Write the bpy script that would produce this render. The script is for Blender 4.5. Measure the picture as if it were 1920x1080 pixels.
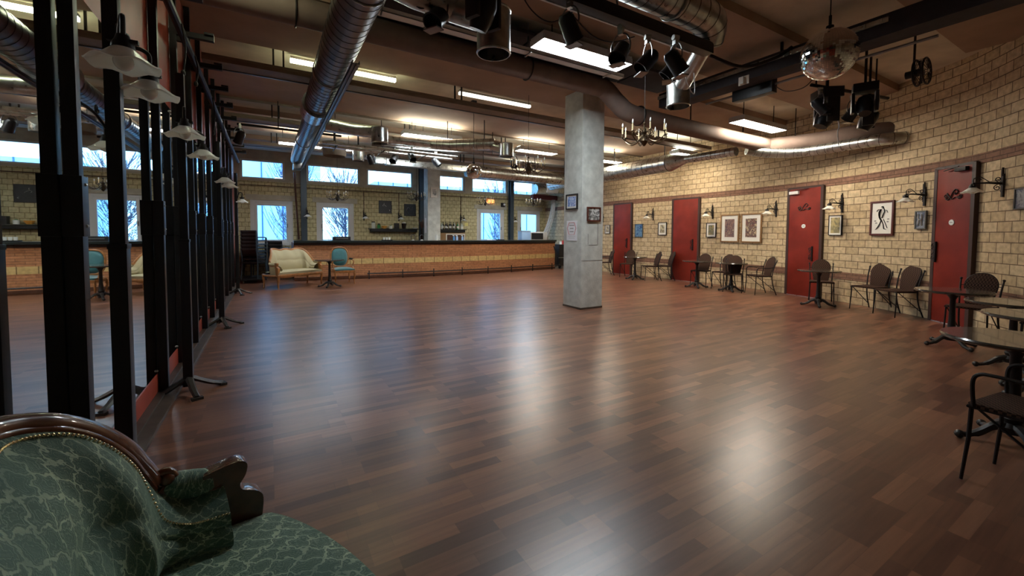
import bpy, bmesh, math, random
from mathutils import Vector, Matrix
PI = math.pi
C = bpy.context.scene.collection
S = bpy.context.scene
for o in list(bpy.data.objects): bpy.data.objects.remove(o)

# ------------------------------------------------------------------ camera
cam_d = bpy.data.cameras.new('camera'); cam = bpy.data.objects.new('camera', cam_d); C.objects.link(cam)
cam_d.sensor_width = 36.0; cam_d.sensor_fit = 'HORIZONTAL'
cam_d.lens = 770.0 / 1920.0 * 36.0
cam_d.shift_y = -(540 - 473) / 1920.0
cam_d.clip_start = 0.05; cam_d.clip_end = 200
TH, YAW, ROLL, EYE = math.radians(2.47), math.radians(-30.6), math.radians(0.3), 1.4
fwd = Vector((math.sin(-YAW) * math.cos(TH), math.cos(YAW) * math.cos(TH), -math.sin(TH)))
r0 = Vector((math.cos(YAW), math.sin(YAW), 0)); u0 = Vector((math.sin(-YAW) * math.sin(TH), math.cos(YAW) * math.sin(TH), math.cos(TH)))
cr, sr = math.cos(ROLL), math.sin(ROLL)
rgt = r0 * cr + u0 * sr; upv = u0 * cr - r0 * sr
m = Matrix((rgt, upv, -fwd)).transposed().to_4x4(); m.translation = (0, 0, EYE)
cam.matrix_world = m
S.camera = cam

# ------------------------------------------------------------------ world, exposure
S.view_settings.view_transform = 'Standard'; S.view_settings.look = 'None'
S.view_settings.gamma = 1.0; S.view_settings.use_curve_mapping = False
S.view_settings.exposure = 1.85
W = bpy.data.worlds.new('sky'); S.world = W; W.use_nodes = True
nt = W.node_tree; bg = nt.nodes['Background']
tc = nt.nodes.new('ShaderNodeTexCoord'); sp = nt.nodes.new('ShaderNodeSeparateXYZ')
rp = nt.nodes.new('ShaderNodeValToRGB')
nt.links.new(tc.outputs['Generated'], sp.inputs[0]); nt.links.new(sp.outputs['Z'], rp.inputs[0]); nt.links.new(rp.outputs[0], bg.inputs[0])
rp.color_ramp.elements[0].color = (0.34, 0.68, 1.0, 1); rp.color_ramp.elements[0].position = 0.0
rp.color_ramp.elements[1].color = (0.24, 0.56, 1.0, 1); rp.color_ramp.elements[1].position = 0.6
bg.inputs[1].default_value = 2.0

# ------------------------------------------------------------------ materials
MT = {}
def lk(t, a, b): t.links.new(a, b)
def mat(name, col, rough=0.5, metal=0.0, noise=0.0, nscale=8.0, bump=0.0, bscale=40.0, emit=None, estr=0.0, sheen=0.0, spec=0.5, coat=0.0, alpha=1.0, rnoise=0.0):
    m = bpy.data.materials.new(name); m.use_nodes = True; t = m.node_tree; b = t.nodes['Principled BSDF']
    b.inputs['Base Color'].default_value = (*col, 1); b.inputs['Roughness'].default_value = rough; b.inputs['Metallic'].default_value = metal
    b.inputs['Specular IOR Level'].default_value = spec; b.inputs['Sheen Weight'].default_value = sheen; b.inputs['Coat Weight'].default_value = coat
    b.inputs['Alpha'].default_value = alpha
    if emit: b.inputs['Emission Color'].default_value = (*emit, 1); b.inputs['Emission Strength'].default_value = estr
    co = t.nodes.new('ShaderNodeTexCoord')
    if noise or rnoise:
        n = t.nodes.new('ShaderNodeTexNoise'); n.inputs['Scale'].default_value = nscale; n.inputs['Detail'].default_value = 6
        lk(t, co.outputs['Object'], n.inputs['Vector'])
        if noise:
            r = t.nodes.new('ShaderNodeValToRGB'); lk(t, n.outputs['Fac'], r.inputs[0])
            r.color_ramp.elements[0].position = 0.3; r.color_ramp.elements[1].position = 0.7
            r.color_ramp.elements[0].color = (*[c * (1 - noise) for c in col], 1); r.color_ramp.elements[1].color = (*[min(1, c * (1 + noise)) for c in col], 1)
            lk(t, r.outputs[0], b.inputs['Base Color'])
        if rnoise:
            mr = t.nodes.new('ShaderNodeMapRange'); mr.inputs['To Min'].default_value = max(0.03, rough - rnoise); mr.inputs['To Max'].default_value = rough + rnoise
            lk(t, n.outputs['Fac'], mr.inputs[0]); lk(t, mr.outputs[0], b.inputs['Roughness'])
    if bump:
        n2 = t.nodes.new('ShaderNodeTexNoise'); n2.inputs['Scale'].default_value = bscale; n2.inputs['Detail'].default_value = 4
        lk(t, co.outputs['Object'], n2.inputs['Vector'])
        bp = t.nodes.new('ShaderNodeBump'); bp.inputs['Strength'].default_value = bump; bp.inputs['Distance'].default_value = 0.01
        lk(t, n2.outputs['Fac'], bp.inputs['Height']); lk(t, bp.outputs[0], b.inputs['Normal'])
    MT[name] = m; return m

def brickmat(name, c1, c2, mortar, w, h, ms, bump=0.6, rough=0.8, dirt=0.25, smooth=0.1):
    m = bpy.data.materials.new(name); m.use_nodes = True; t = m.node_tree; b = t.nodes['Principled BSDF']
    uv = t.nodes.new('ShaderNodeUVMap'); uv.uv_map = 'UVMap'
    k = t.nodes.new('ShaderNodeTexBrick'); lk(t, uv.outputs[0], k.inputs['Vector'])
    k.inputs['Scale'].default_value = 1; k.inputs['Brick Width'].default_value = w; k.inputs['Row Height'].default_value = h
    k.inputs['Mortar Size'].default_value = ms; k.inputs['Mortar Smooth'].default_value = smooth; k.inputs['Bias'].default_value = -0.2
    k.inputs['Color1'].default_value = (*c1, 1); k.inputs['Color2'].default_value = (*c2, 1); k.inputs['Mortar'].default_value = (*mortar, 1)
    n = t.nodes.new('ShaderNodeTexNoise'); n.inputs['Scale'].default_value = 14; n.inputs['Detail'].default_value = 8; lk(t, uv.outputs[0], n.inputs['Vector'])
    mr = t.nodes.new('ShaderNodeMapRange'); lk(t, n.outputs['Fac'], mr.inputs[0]); mr.inputs['From Min'].default_value = .3; mr.inputs['From Max'].default_value = .7
    mr.inputs['To Min'].default_value = 1 - dirt; mr.inputs['To Max'].default_value = 1 + dirt * .4
    mx = t.nodes.new('ShaderNodeVectorMath'); mx.operation = 'SCALE'; lk(t, k.outputs['Color'], mx.inputs[0]); lk(t, mr.outputs[0], mx.inputs['Scale'])
    lk(t, mx.outputs[0], b.inputs['Base Color']); b.inputs['Roughness'].default_value = rough
    ad = t.nodes.new('ShaderNodeMath'); ad.operation = 'MULTIPLY_ADD'; lk(t, n.outputs['Fac'], ad.inputs[0]); ad.inputs[1].default_value = 0.25
    iv = t.nodes.new('ShaderNodeMath'); iv.operation = 'SUBTRACT'; iv.inputs[0].default_value = 1; lk(t, k.outputs['Fac'], iv.inputs[1]); lk(t, iv.outputs[0], ad.inputs[2])
    bp = t.nodes.new('ShaderNodeBump'); bp.inputs['Strength'].default_value = bump; bp.inputs['Distance'].default_value = 0.008
    lk(t, ad.outputs[0], bp.inputs['Height']); lk(t, bp.outputs[0], b.inputs['Normal'])
    MT[name] = m; return m

brickmat('yellow_block', (0.60, 0.46, 0.28), (0.47, 0.34, 0.19), (0.15, 0.095, 0.05), 0.27, 0.147, 0.007, dirt=.3)
brickmat('yellow_block_small', (0.60, 0.51, 0.28), (0.50, 0.42, 0.22), (0.20, 0.15, 0.06), 0.19, 0.147, 0.007)
brickmat('red_brick', (0.50, 0.22, 0.095), (0.39, 0.16, 0.07), (0.22, 0.10, 0.055), 0.30, 0.062, 0.005)
brickmat('red_brown_brick', (0.26, 0.13, 0.08), (0.20, 0.10, 0.06), (0.10, 0.05, 0.03), 0.27, 0.075, 0.006)
brickmat('pale_block', (0.62, 0.45, 0.19), (0.55, 0.38, 0.15), (0.16, 0.09, 0.04), 0.33, 1.0, 0.009)

def floor_mat():
    m = bpy.data.materials.new('parquet'); m.use_nodes = True; t = m.node_tree; b = t.nodes['Principled BSDF']
    co = t.nodes.new('ShaderNodeTexCoord'); mp = t.nodes.new('ShaderNodeMapping'); lk(t, co.outputs['Object'], mp.inputs[0])
    def bk(w, h, off, freq, a, c, ms):
        k = t.nodes.new('ShaderNodeTexBrick'); lk(t, mp.outputs[0], k.inputs['Vector']); k.offset = off; k.offset_frequency = freq
        k.inputs['Scale'].default_value = 1; k.inputs['Brick Width'].default_value = w; k.inputs['Row Height'].default_value = h
        k.inputs['Mortar Size'].default_value = ms; k.inputs['Mortar Smooth'].default_value = 0.5; k.inputs['Bias'].default_value = -.1
        k.inputs['Color1'].default_value = (*a, 1); k.inputs['Color2'].default_value = (*c, 1); k.inputs['Mortar'].default_value = (*[(x + y) * .36 for x, y in zip(a, c)], 1)
        return k
    k1 = bk(0.46, 0.072, 0.37, 3, (0.125, 0.053, 0.033), (0.29, 0.130, 0.072), 0.0012)
    k2 = bk(0.92, 0.144, 0.61, 2, (0.72, 0.72, 0.76), (1.15, 1.12, 1.08), 0.0)
    mx = t.nodes.new('ShaderNodeMix'); mx.data_type = 'RGBA'; mx.blend_type = 'MULTIPLY'; mx.inputs[0].default_value = 1
    lk(t, k1.outputs['Color'], mx.inputs[6]); lk(t, k2.outputs['Color'], mx.inputs[7])
    mp2 = t.nodes.new('ShaderNodeMapping'); mp2.inputs['Scale'].default_value = (2.0, 28, 1); lk(t, co.outputs['Object'], mp2.inputs[0])
    n = t.nodes.new('ShaderNodeTexNoise'); n.inputs['Scale'].default_value = 1.5; n.inputs['Detail'].default_value = 7; lk(t, mp2.outputs[0], n.inputs['Vector'])
    mr = t.nodes.new('ShaderNodeMapRange'); lk(t, n.outputs['Fac'], mr.inputs[0]); mr.inputs['To Min'].default_value = .6; mr.inputs['To Max'].default_value = 1.4
    sc = t.nodes.new('ShaderNodeVectorMath'); sc.operation = 'SCALE'; lk(t, mx.outputs[2], sc.inputs[0]); lk(t, mr.outputs[0], sc.inputs['Scale'])
    lk(t, sc.outputs[0], b.inputs['Base Color'])
    n3 = t.nodes.new('ShaderNodeTexNoise'); n3.inputs['Scale'].default_value = 2.2; n3.inputs['Detail'].default_value = 8; n3.inputs['Roughness'].default_value = .7; lk(t, co.outputs['Object'], n3.inputs['Vector'])
    mr2 = t.nodes.new('ShaderNodeMapRange'); lk(t, n3.outputs['Fac'], mr2.inputs[0]); mr2.inputs['From Min'].default_value = .3; mr2.inputs['From Max'].default_value = .7
    mr2.inputs['To Min'].default_value = .25; mr2.inputs['To Max'].default_value = .32
    b.inputs['Roughness'].default_value = .305; b.inputs['Specular IOR Level'].default_value = 0.52
    bp2 = t.nodes.new('ShaderNodeBump'); bp2.inputs['Strength'].default_value = 0.35; bp2.inputs['Distance'].default_value = 0.001; lk(t, n.outputs['Fac'], bp2.inputs['Height'])
    lk(t, bp2.outputs[0], b.inputs['Normal'])
    MT['parquet'] = m
floor_mat()

def velvet(name, base, pat, scale, amt):
    m = bpy.data.materials.new(name); m.use_nodes = True; t = m.node_tree; b = t.nodes['Principled BSDF']
    uv = t.nodes.new('ShaderNodeUVMap'); uv.uv_map = 'UVMap'
    n0 = t.nodes.new('ShaderNodeTexNoise'); n0.inputs['Scale'].default_value = 30; n0.inputs['Detail'].default_value = 5; lk(t, uv.outputs[0], n0.inputs['Vector'])
    ad = t.nodes.new('ShaderNodeMix'); ad.data_type = 'RGBA'; ad.blend_type = 'LINEAR_LIGHT'; ad.inputs[0].default_value = .036; lk(t, uv.outputs[0], ad.inputs[6]); lk(t, n0.outputs['Color'], ad.inputs[7])
    mp = t.nodes.new('ShaderNodeMapping'); mp.inputs['Rotation'].default_value = (0, 0, PI / 4); mp.inputs['Scale'].default_value = (scale, scale * 1.0, 1); lk(t, ad.outputs[2], mp.inputs[0])
    sx = t.nodes.new('ShaderNodeSeparateXYZ'); lk(t, mp.outputs[0], sx.inputs[0])
    def tri(out):
        a = t.nodes.new('ShaderNodeMath'); a.operation = 'PINGPONG'; lk(t, out, a.inputs[0]); a.inputs[1].default_value = .5
        return a.outputs[0]
    mn = t.nodes.new('ShaderNodeMath'); mn.operation = 'MINIMUM'; lk(t, tri(sx.outputs[0]), mn.inputs[0]); lk(t, tri(sx.outputs[1]), mn.inputs[1])
    rr = t.nodes.new('ShaderNodeValToRGB'); lk(t, mn.outputs[0], rr.inputs[0]); e = rr.color_ramp.elements
    e[0].position = 0.0; e[0].color = (1, 1, 1, 1); e[1].position = .5; e[1].color = (.25, .25, .25, 1)
    for p, v in ((.045, .9), (.075, .15), (.13, .05), (.17, .5), (.20, .08), (.28, .06), (.31, .42), (.345, .05)):
        x = e.new(p); x.color = (v, v, v, 1)
    nz = t.nodes.new('ShaderNodeTexNoise'); nz.inputs['Scale'].default_value = 5; nz.inputs['Detail'].default_value = 6; lk(t, uv.outputs[0], nz.inputs['Vector'])
    mz = t.nodes.new('ShaderNodeMapRange'); lk(t, nz.outputs['Fac'], mz.inputs[0]); mz.inputs['From Min'].default_value = .35; mz.inputs['From Max'].default_value = .65; mz.inputs['To Min'].default_value = .25; mz.inputs['To Max'].default_value = 1
    ml = t.nodes.new('ShaderNodeMath'); ml.operation = 'MULTIPLY'; lk(t, rr.outputs[0], ml.inputs[0]); lk(t, mz.outputs[0], ml.inputs[1])
    ml2 = t.nodes.new('ShaderNodeMath'); ml2.operation = 'MULTIPLY'; lk(t, ml.outputs[0], ml2.inputs[0]); ml2.inputs[1].default_value = amt
    mx = t.nodes.new('ShaderNodeMix'); mx.data_type = 'RGBA'; lk(t, ml2.outputs[0], mx.inputs[0]); mx.inputs[6].default_value = (*base, 1); mx.inputs[7].default_value = (*pat, 1)
    lk(t, mx.outputs[2], b.inputs['Base Color']); b.inputs['Roughness'].default_value = .75; b.inputs['Sheen Weight'].default_value = .9 if amt > .5 else .15; b.inputs['Sheen Roughness'].default_value = .35; b.inputs['Sheen Tint'].default_value = (.65, .85, .7, 1)
    fn = t.nodes.new('ShaderNodeTexNoise'); fn.inputs['Scale'].default_value = 260; lk(t, uv.outputs[0], fn.inputs['Vector'])
    bp0 = t.nodes.new('ShaderNodeBump'); bp0.inputs['Strength'].default_value = .25; bp0.inputs['Distance'].default_value = .002; lk(t, fn.outputs['Fac'], bp0.inputs['Height'])
    bp = t.nodes.new('ShaderNodeBump'); bp.inputs['Strength'].default_value = .5 * min(1, amt + .1); bp.inputs['Distance'].default_value = .004; bp.invert = True; lk(t, ml.outputs[0], bp.inputs['Height']); lk(t, bp0.outputs[0], bp.inputs['Normal'])
    lk(t, bp.outputs[0], b.inputs['Normal']); MT[name] = m
velvet('green_velvet', (0.045, 0.108, 0.085), (0.55, 0.68, 0.48), 18, 1.0)
velvet('cream_velvet', (0.40, 0.34, 0.20), (0.46, 0.40, 0.25), 11, .15)

def weave(name, c1, c2, sc):
    m = bpy.data.materials.new(name); m.use_nodes = True; t = m.node_tree; b = t.nodes['Principled BSDF']
    co = t.nodes.new('ShaderNodeTexCoord'); w1 = t.nodes.new('ShaderNodeTexChecker'); w1.inputs['Scale'].default_value = sc; lk(t, co.outputs['Object'], w1.inputs[0])
    w1.inputs[1].default_value = (*c1, 1); w1.inputs[2].default_value = (*c2, 1)
    lk(t, w1.outputs[0], b.inputs['Base Color']); b.inputs['Roughness'].default_value = .7; b.inputs['Specular IOR Level'].default_value = .12
    bp = t.nodes.new('ShaderNodeBump'); bp.inputs['Strength'].default_value = .7; bp.inputs['Distance'].default_value = .003; lk(t, w1.outputs['Fac'], bp.inputs['Height']); lk(t, bp.outputs[0], b.inputs['Normal'])
    MT[name] = m
weave('rattan', (0.085, 0.045, 0.030), (0.018, 0.008, 0.006), 62)

def art(name, cols, scale, dist=2.0, kind='noise'):
    m = bpy.data.materials.new(name); m.use_nodes = True; t = m.node_tree; b = t.nodes['Principled BSDF']
    co = t.nodes.new('ShaderNodeTexCoord'); n = t.nodes.new('ShaderNodeTexNoise'); n.inputs['Scale'].default_value = scale; n.inputs['Detail'].default_value = 5; n.inputs['Distortion'].default_value = dist
    lk(t, co.outputs['Object'], n.inputs['Vector']); r = t.nodes.new('ShaderNodeValToRGB'); lk(t, n.outputs['Fac'], r.inputs[0]); e = r.color_ramp.elements
    k = len(cols); e[0].position = .3; e[0].color = (*cols[0], 1); e[1].position = .7; e[1].color = (*cols[-1], 1)
    for i in range(1, k - 1):
        x = e.new(.3 + .4 * i / (k - 1)); x.color = (*cols[i], 1)
    lk(t, r.outputs[0], b.inputs['Base Color']); b.inputs['Roughness'].default_value = .35; MT[name] = m

mat('ceiling_recess', (0.60, 0.53, 0.41), .9, noise=.12, nscale=3)
mat('ceiling_brown', (0.36, 0.245, 0.17), .85, noise=.12, nscale=2)
mat('beam_paint', (0.24, 0.19, 0.14), .6, noise=.15, nscale=4)
mat('pipe_paint', (0.20, 0.145, 0.12), .75, spec=.2, noise=.12, nscale=5)
mat('slate_panel', (0.035, 0.033, 0.038), .8, noise=.2)
mat('concrete', (0.54, 0.55, 0.51), .85, noise=.16, nscale=7, bump=.5, bscale=45)
mat('concrete_band', (0.42, 0.37, 0.28), .85, noise=.15, nscale=4, bump=.2)
mat('mirror', (0.86, 0.89, 0.87), 0.012, 1.0)
mat('red_paint', (0.30, 0.045, 0.022), .45, noise=.2, nscale=3)
mat('door_red', (0.19, 0.020, 0.011), .45, spec=.25, noise=.25, nscale=2.2, bump=.06, bscale=60)
mat('black_metal', (0.012, 0.011, 0.012), .38, .3, rnoise=.1)
mat('iron', (0.018, 0.014, 0.013), .5, .5)
mat('cast_iron', (0.05, 0.045, 0.042), .4, .6, bump=.3, bscale=30)
mat('blue_steel', (0.035, 0.05, 0.065), .4, .2)
mat('galv', (0.50, 0.52, 0.50), .30, 1.0, noise=.25, nscale=12, rnoise=.09)
mat('galv_dark', (0.20, 0.19, 0.185), .34, 1.0, noise=.2, nscale=7, rnoise=.08)
mat('seam', (0.10, 0.09, 0.09), .4, 1.0)
mat('black_inside', (0.01, 0.01, 0.012), .8)
mat('tube_glow', (1, 1, 1), .5, emit=(0.86, 0.95, 1.0), estr=21)
mat('tube_glow_warm', (1, 1, 1), .5, emit=(1.0, 0.90, 0.74), estr=21)
mat('strip_glow', (1, 1, .9), .5, emit=(0.92, 1.0, 0.68), estr=8)
mat('strip_dim', (.75, .75, .7), .5, emit=(1, .95, .8), estr=1.1)
mat('added_uplight', (1, 1, 1), .5, emit=(0.97, 1.0, 0.86), estr=10)  # added upward glow that brightens the ceiling over the farther lamps
mat('lamp_housing', (0.45, 0.44, 0.42), .5)
mat('milk_glass', (0.85, 0.87, 0.82), .25, spec=.6)
mat('bulb', (0.75, 0.75, 0.7), .15, coat=.5)
mat('candle', (0.62, 0.46, 0.24), .5)
mat('brass', (0.10, 0.07, 0.04), .3, .9)
mat('walnut', (0.095, 0.028, 0.012), .25, noise=.35, nscale=14, coat=.6)
mat('honey_wood', (0.34, 0.14, 0.04), .35, noise=.3, nscale=14, coat=.3)
mat('gold_nail', (0.75, 0.62, 0.38), .25, 1.0)
mat('dark_cloth', (0.02, 0.03, 0.025), .9)
mat('teal_velvet', (0.018, 0.115, 0.125), .7, noise=.15, sheen=.5)
mat('window_white', (0.55, 0.53, 0.50), .5)
mat('table_top', (0.055, 0.048, 0.038), .16, noise=.3, nscale=20, coat=.5)
mat('counter_black', (0.012, 0.016, 0.015), .3, noise=.2)
mat('bar_fascia', (0.045, 0.018, 0.012), .5)
mat('wood_dark', (0.08, 0.03, 0.015), .4, noise=.3)
mat('oak_frame', (0.27, 0.14, 0.05), .4, noise=.2, nscale=30)
mat('frame_black', (0.018, 0.016, 0.016), .45, spec=.3)
mat('frame_mahogany', (0.09, 0.018, 0.01), .35)
mat('frame_grey', (0.12, 0.12, 0.11), .4)
mat('paper', (0.72, 0.70, 0.64), .7)
mat('paper_white', (0.80, 0.80, 0.82), .7)
mat('ink', (0.02, 0.018, 0.017), .7)
mat('ink_grey', (0.22, 0.21, 0.2), .7)
mat('sign_red', (0.5, 0.04, 0.05), .6)
mat('white_plastic', (0.75, 0.76, 0.74), .4)
mat('blue_plastic', (0.35, 0.55, 0.85), .4)
mat('blue_liquid', (0.10, 0.35, 0.75), .2)
mat('green_glass', (0.03, 0.22, 0.06), .15, coat=.5)
mat('dark_glass', (0.02, 0.012, 0.01), .1, coat=.5)
mat('clear_jar', (0.55, 0.6, 0.52), .1, coat=.5)
mat('orange_fruit', (0.75, 0.35, 0.06), .5)
mat('label_white', (0.75, 0.73, 0.65), .6)
mat('orange_glow', (0.8, 0.2, 0.05), .5, emit=(1, .28, .07), estr=.9)
mat('curtain', (0.42, 0.44, 0.46), .6, noise=.2, nscale=20)
mat('dark_red_steel', (0.10, 0.008, 0.012), .5)
mat('facade', (0.50, 0.70, 0.80), .7)
mat('facade_seam', (0.05, 0.12, 0.32), .7)
mat('bark', (0.10, 0.10, 0.16), .9)
mat('snow_ground', (0.6, 0.65, 0.7), .9)
mat('step_wood', (0.06, 0.042, 0.03), .45, noise=.3)
mat('white_cord', (0.6, 0.6, 0.6), .5)
mat('yellow_note', (0.7, 0.6, 0.2), .7)
mat('disco_chrome', (0.80, 0.82, 0.80), .06, 1.0)
_m = MT['milk_glass']; _t = _m.node_tree; _b = _t.nodes['Principled BSDF']; _b.inputs['Base Color'].default_value = (.95, .95, .9, 1)
_tr = _t.nodes.new('ShaderNodeBsdfTranslucent'); _tr.inputs[0].default_value = (.95, .95, .9, 1); _mx = _t.nodes.new('ShaderNodeMixShader'); _mx.inputs[0].default_value = .45
lk(_t, _b.outputs[0], _mx.inputs[1]); lk(_t, _tr.outputs[0], _mx.inputs[2]); lk(_t, _mx.outputs[0], _t.nodes['Material Output'].inputs[0])
g = bpy.data.materials.new('pane_glass'); g.use_nodes = True; t = g.node_tree; t.nodes.clear()
go = t.nodes.new('ShaderNodeOutputMaterial'); ga = t.nodes.new('ShaderNodeBsdfTransparent'); gb = t.nodes.new('ShaderNodeBsdfGlossy'); gm = t.nodes.new('ShaderNodeMixShader'); gm.inputs[0].default_value = .06
ga.inputs[0].default_value = (.93, .97, 1, 1); gb.inputs['Roughness'].default_value = .02
lk(t, ga.outputs[0], gm.inputs[1]); lk(t, gb.outputs[0], gm.inputs[2]); lk(t, gm.outputs[0], go.inputs[0]); MT['pane_glass'] = g

# ------------------------------------------------------------------ mesh helpers
class B:
    def __init__(s): s.bm = bmesh.new(); s.uv = s.bm.loops.layers.uv.new('UVMap')
    def box(s, x0, x1, y0, y1, z0, z1, rot=None, piv=None):
        v = [s.bm.verts.new((x, y, z)) for x in (x0, x1) for y in (y0, y1) for z in (z0, z1)]
        for f in ((0, 1, 3, 2), (4, 6, 7, 5), (0, 4, 5, 1), (2, 3, 7, 6), (0, 2, 6, 4), (1, 5, 7, 3)):
            fc = s.bm.faces.new([v[i] for i in f]); n = fc.normal
            fc.normal_update(); n = fc.normal
            for l in fc.loops:
                c = l.vert.co
                l[s.uv].uv = (c.x, c.z) if abs(n.y) > .5 else ((c.y, c.z) if abs(n.x) > .5 else (c.x, c.y))
        if rot is not None:
            M = Matrix.Translation(piv or (0, 0, 0)) @ rot @ Matrix.Translation(-Vector(piv or (0, 0, 0)))
            for q in v: q.co = M @ q.co
        return s
    def bar(s, a, b, w, h=None):           # rectangular bar from a to b
        h = h or w; a, b = Vector(a), Vector(b); d = (b - a).normalized()
        up = Vector((0, 0, 1)) if abs(d.z) < .95 else Vector((1, 0, 0))
        sx = d.cross(up).normalized(); sy = sx.cross(d).normalized()
        v = [s.bm.verts.new(p + sx * i * w / 2 + sy * j * h / 2) for p in (a, b) for i, j in ((-1, -1), (1, -1), (1, 1), (-1, 1))]
        for f in ((3, 2, 1, 0), (4, 5, 6, 7), (0, 1, 5, 4), (1, 2, 6, 5), (2, 3, 7, 6), (3, 0, 4, 7)): s.bm.faces.new([v[i] for i in f])
        return s
    def tube(s, pts, r, n=8, cap=True, flat=1.0, close=False):
        pts = [Vector(p) for p in pts]; k = len(pts); R = r if isinstance(r, (list, tuple)) else [r] * k
        rings = []; prev = None
        for i, p in enumerate(pts):
            if close: d = pts[(i + 1) % k] - pts[i - 1]
            else: d = pts[min(i + 1, k - 1)] - pts[max(i - 1, 0)]
            d.normalize()
            if prev is None:
                up = Vector((0, 0, 1)) if abs(d.z) < .9 else Vector((1, 0, 0))
                a = d.cross(up).normalized()
            else:
                a = (prev - d * prev.dot(d)).normalized()
            prev = a; b = a.cross(d).normalized()
            rings.append([s.bm.verts.new(p + (a * math.cos(2 * PI * j / n) + b * math.sin(2 * PI * j / n) * flat) * R[i]) for j in range(n)])
        for i in range(k if close else k - 1):
            A, Bq = rings[i], rings[(i + 1) % k]
            for j in range(n):
                f = s.bm.faces.new((A[j], A[(j + 1) % n], Bq[(j + 1) % n], Bq[j]))
                for l, (uu, vv) in zip(f.loops, ((j / n, i), ((j + 1) / n, i), ((j + 1) / n, i + 1), (j / n, i + 1))): l[s.uv].uv = (uu * 6.28 * R[i], vv * .03)
        if cap and not close:
            s.bm.faces.new(rings[0]); s.bm.faces.new(list(reversed(rings[-1])))
        return s
    def lathe(s, prof, cx=0, cy=0, n=20, cap=True, wav=None, ang=None):
        rings = []
        for (r, z) in prof:
            if r < 1e-5: rings.append([s.bm.verts.new((cx, cy, z))]); continue
            rings.append([s.bm.verts.new((cx + r * math.cos(2 * PI * j / n), cy + r * math.sin(2 * PI * j / n), z + (wav(r, 2 * PI * j / n) if wav else 0))) for j in range(n)])
        for A, Bq in zip(rings, rings[1:]):
            for j in range(n):
                if len(A) == 1 and len(Bq) == 1: break
                if len(A) == 1: s.bm.faces.new((A[0], Bq[(j + 1) % n], Bq[j]))
                elif len(Bq) == 1: s.bm.faces.new((A[j], A[(j + 1) % n], Bq[0]))
                else: s.bm.faces.new((A[j], A[(j + 1) % n], Bq[(j + 1) % n], Bq[j]))
        if cap:
            if len(rings[0]) > 1: s.bm.faces.new(list(reversed(rings[0])))
            if len(rings[-1]) > 1: s.bm.faces.new(rings[-1])
        return s
    def ball(s, c, r, u=12, v=8, sz=1.0):
        bmesh.ops.create_uvsphere(s.bm, u_segments=u, v_segments=v, radius=r, matrix=Matrix.Translation(c) @ Matrix.Diagonal((1, 1, sz, 1))); return s
    def grid(s, f, nu, nv, uvs=(1, 1), closeu=False):
        V = [[s.bm.verts.new(f(i / nu, j / nv)) for j in range(nv + 1)] for i in range(nu + (0 if closeu else 1))]
        k = len(V)
        for i in range(nu):
            for j in range(nv):
                fc = s.bm.faces.new((V[i][j], V[(i + 1) % k][j], V[(i + 1) % k][j + 1], V[i][j + 1]))
                for l, (a, b) in zip(fc.loops, ((i, j), (i + 1, j), (i + 1, j + 1), (i, j + 1))): l[s.uv].uv = (a / nu * uvs[0], b / nv * uvs[1])
        return s
    def prism(s, poly, y0, y1, plane='xz'):   # polygon in xz extruded along y
        def P(p, y): return (p[0], y, p[1]) if plane == 'xz' else (p[0], p[1], y)
        a = [s.bm.verts.new(P(p, y0)) for p in poly]; b = [s.bm.verts.new(P(p, y1)) for p in poly]; n = len(poly)
        s.bm.faces.new(a); s.bm.faces.new(list(reversed(b)))
        for i in range(n): s.bm.faces.new((a[i], b[i], b[(i + 1) % n], a[(i + 1) % n]))
        return s
    def xf(s, M):
        for v in s.bm.verts: v.co = M @ v.co
        return s
    def build(s, name, m, parent=None, smooth=True, bevel=0, ang=35, solid=0):
        bmesh.ops.recalc_face_normals(s.bm, faces=s.bm.faces)
        if bevel:
            eg = [e for e in s.bm.edges if len(e.link_faces) == 2 and e.calc_face_angle(0) > .8]
            bmesh.ops.bevel(s.bm, geom=eg, offset=bevel, segments=2, affect='EDGES', profile=.7)
        s.bm.normal_update()
        for f in s.bm.faces: f.smooth = smooth
        for e in s.bm.edges:
            if len(e.link_faces) == 2 and e.calc_face_angle(0) > math.radians(ang): e.smooth = False
        me = bpy.data.meshes.new(name); s.bm.to_mesh(me); s.bm.free()
        me.materials.append(MT[m] if isinstance(m, str) else m)
        o = bpy.data.objects.new(name, me); C.objects.link(o)
        if parent: o.parent = parent
        if solid:
            q = o.modifiers.new('solid', 'SOLIDIFY'); q.thickness = solid; q.offset = 0
        return o

def cr_spline(pts, n=6, close=False):
    P = [Vector(p) for p in pts]; k = len(P); out = []
    rng = range(k) if close else range(k - 1)
    for i in rng:
        if close: a, b, c, d = P[i - 1], P[i], P[(i + 1) % k], P[(i + 2) % k]
        else: a, b, c, d = P[max(i - 1, 0)], P[i], P[i + 1], P[min(i + 2, k - 1)]
        for j in range(n):
            t = j / n
            out.append(.5 * ((2 * b) + (-a + c) * t + (2 * a - 5 * b + 4 * c - d) * t * t + (-a + 3 * b - 3 * c + d) * t ** 3))
    if not close: out.append(P[-1])
    return out
def scroll(c, r, turns=1.4, a0=0, n=18, plane='xz', sgn=1):   # spiral from outside inwards
    out = []
    for i in range(n + 1):
        t = i / n; a = a0 + sgn * t * turns * 2 * PI; q = r * (1 - .75 * t)
        u, w = q * math.cos(a), q * math.sin(a)
        out.append((c[0] + u, c[1], c[2] + w) if plane == 'xz' else (c[0], c[1] + u, c[2] + w))
    return out
def thing(name, label, cat, loc=(0, 0, 0), rz=0, group=None):
    o = bpy.data.objects.new(name, None); C.objects.link(o); o.empty_display_size = .1
    o.location = loc; o.rotation_euler = (0, 0, rz); o['label'] = label; o['category'] = cat
    if group: o['group'] = group
    return o
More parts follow.
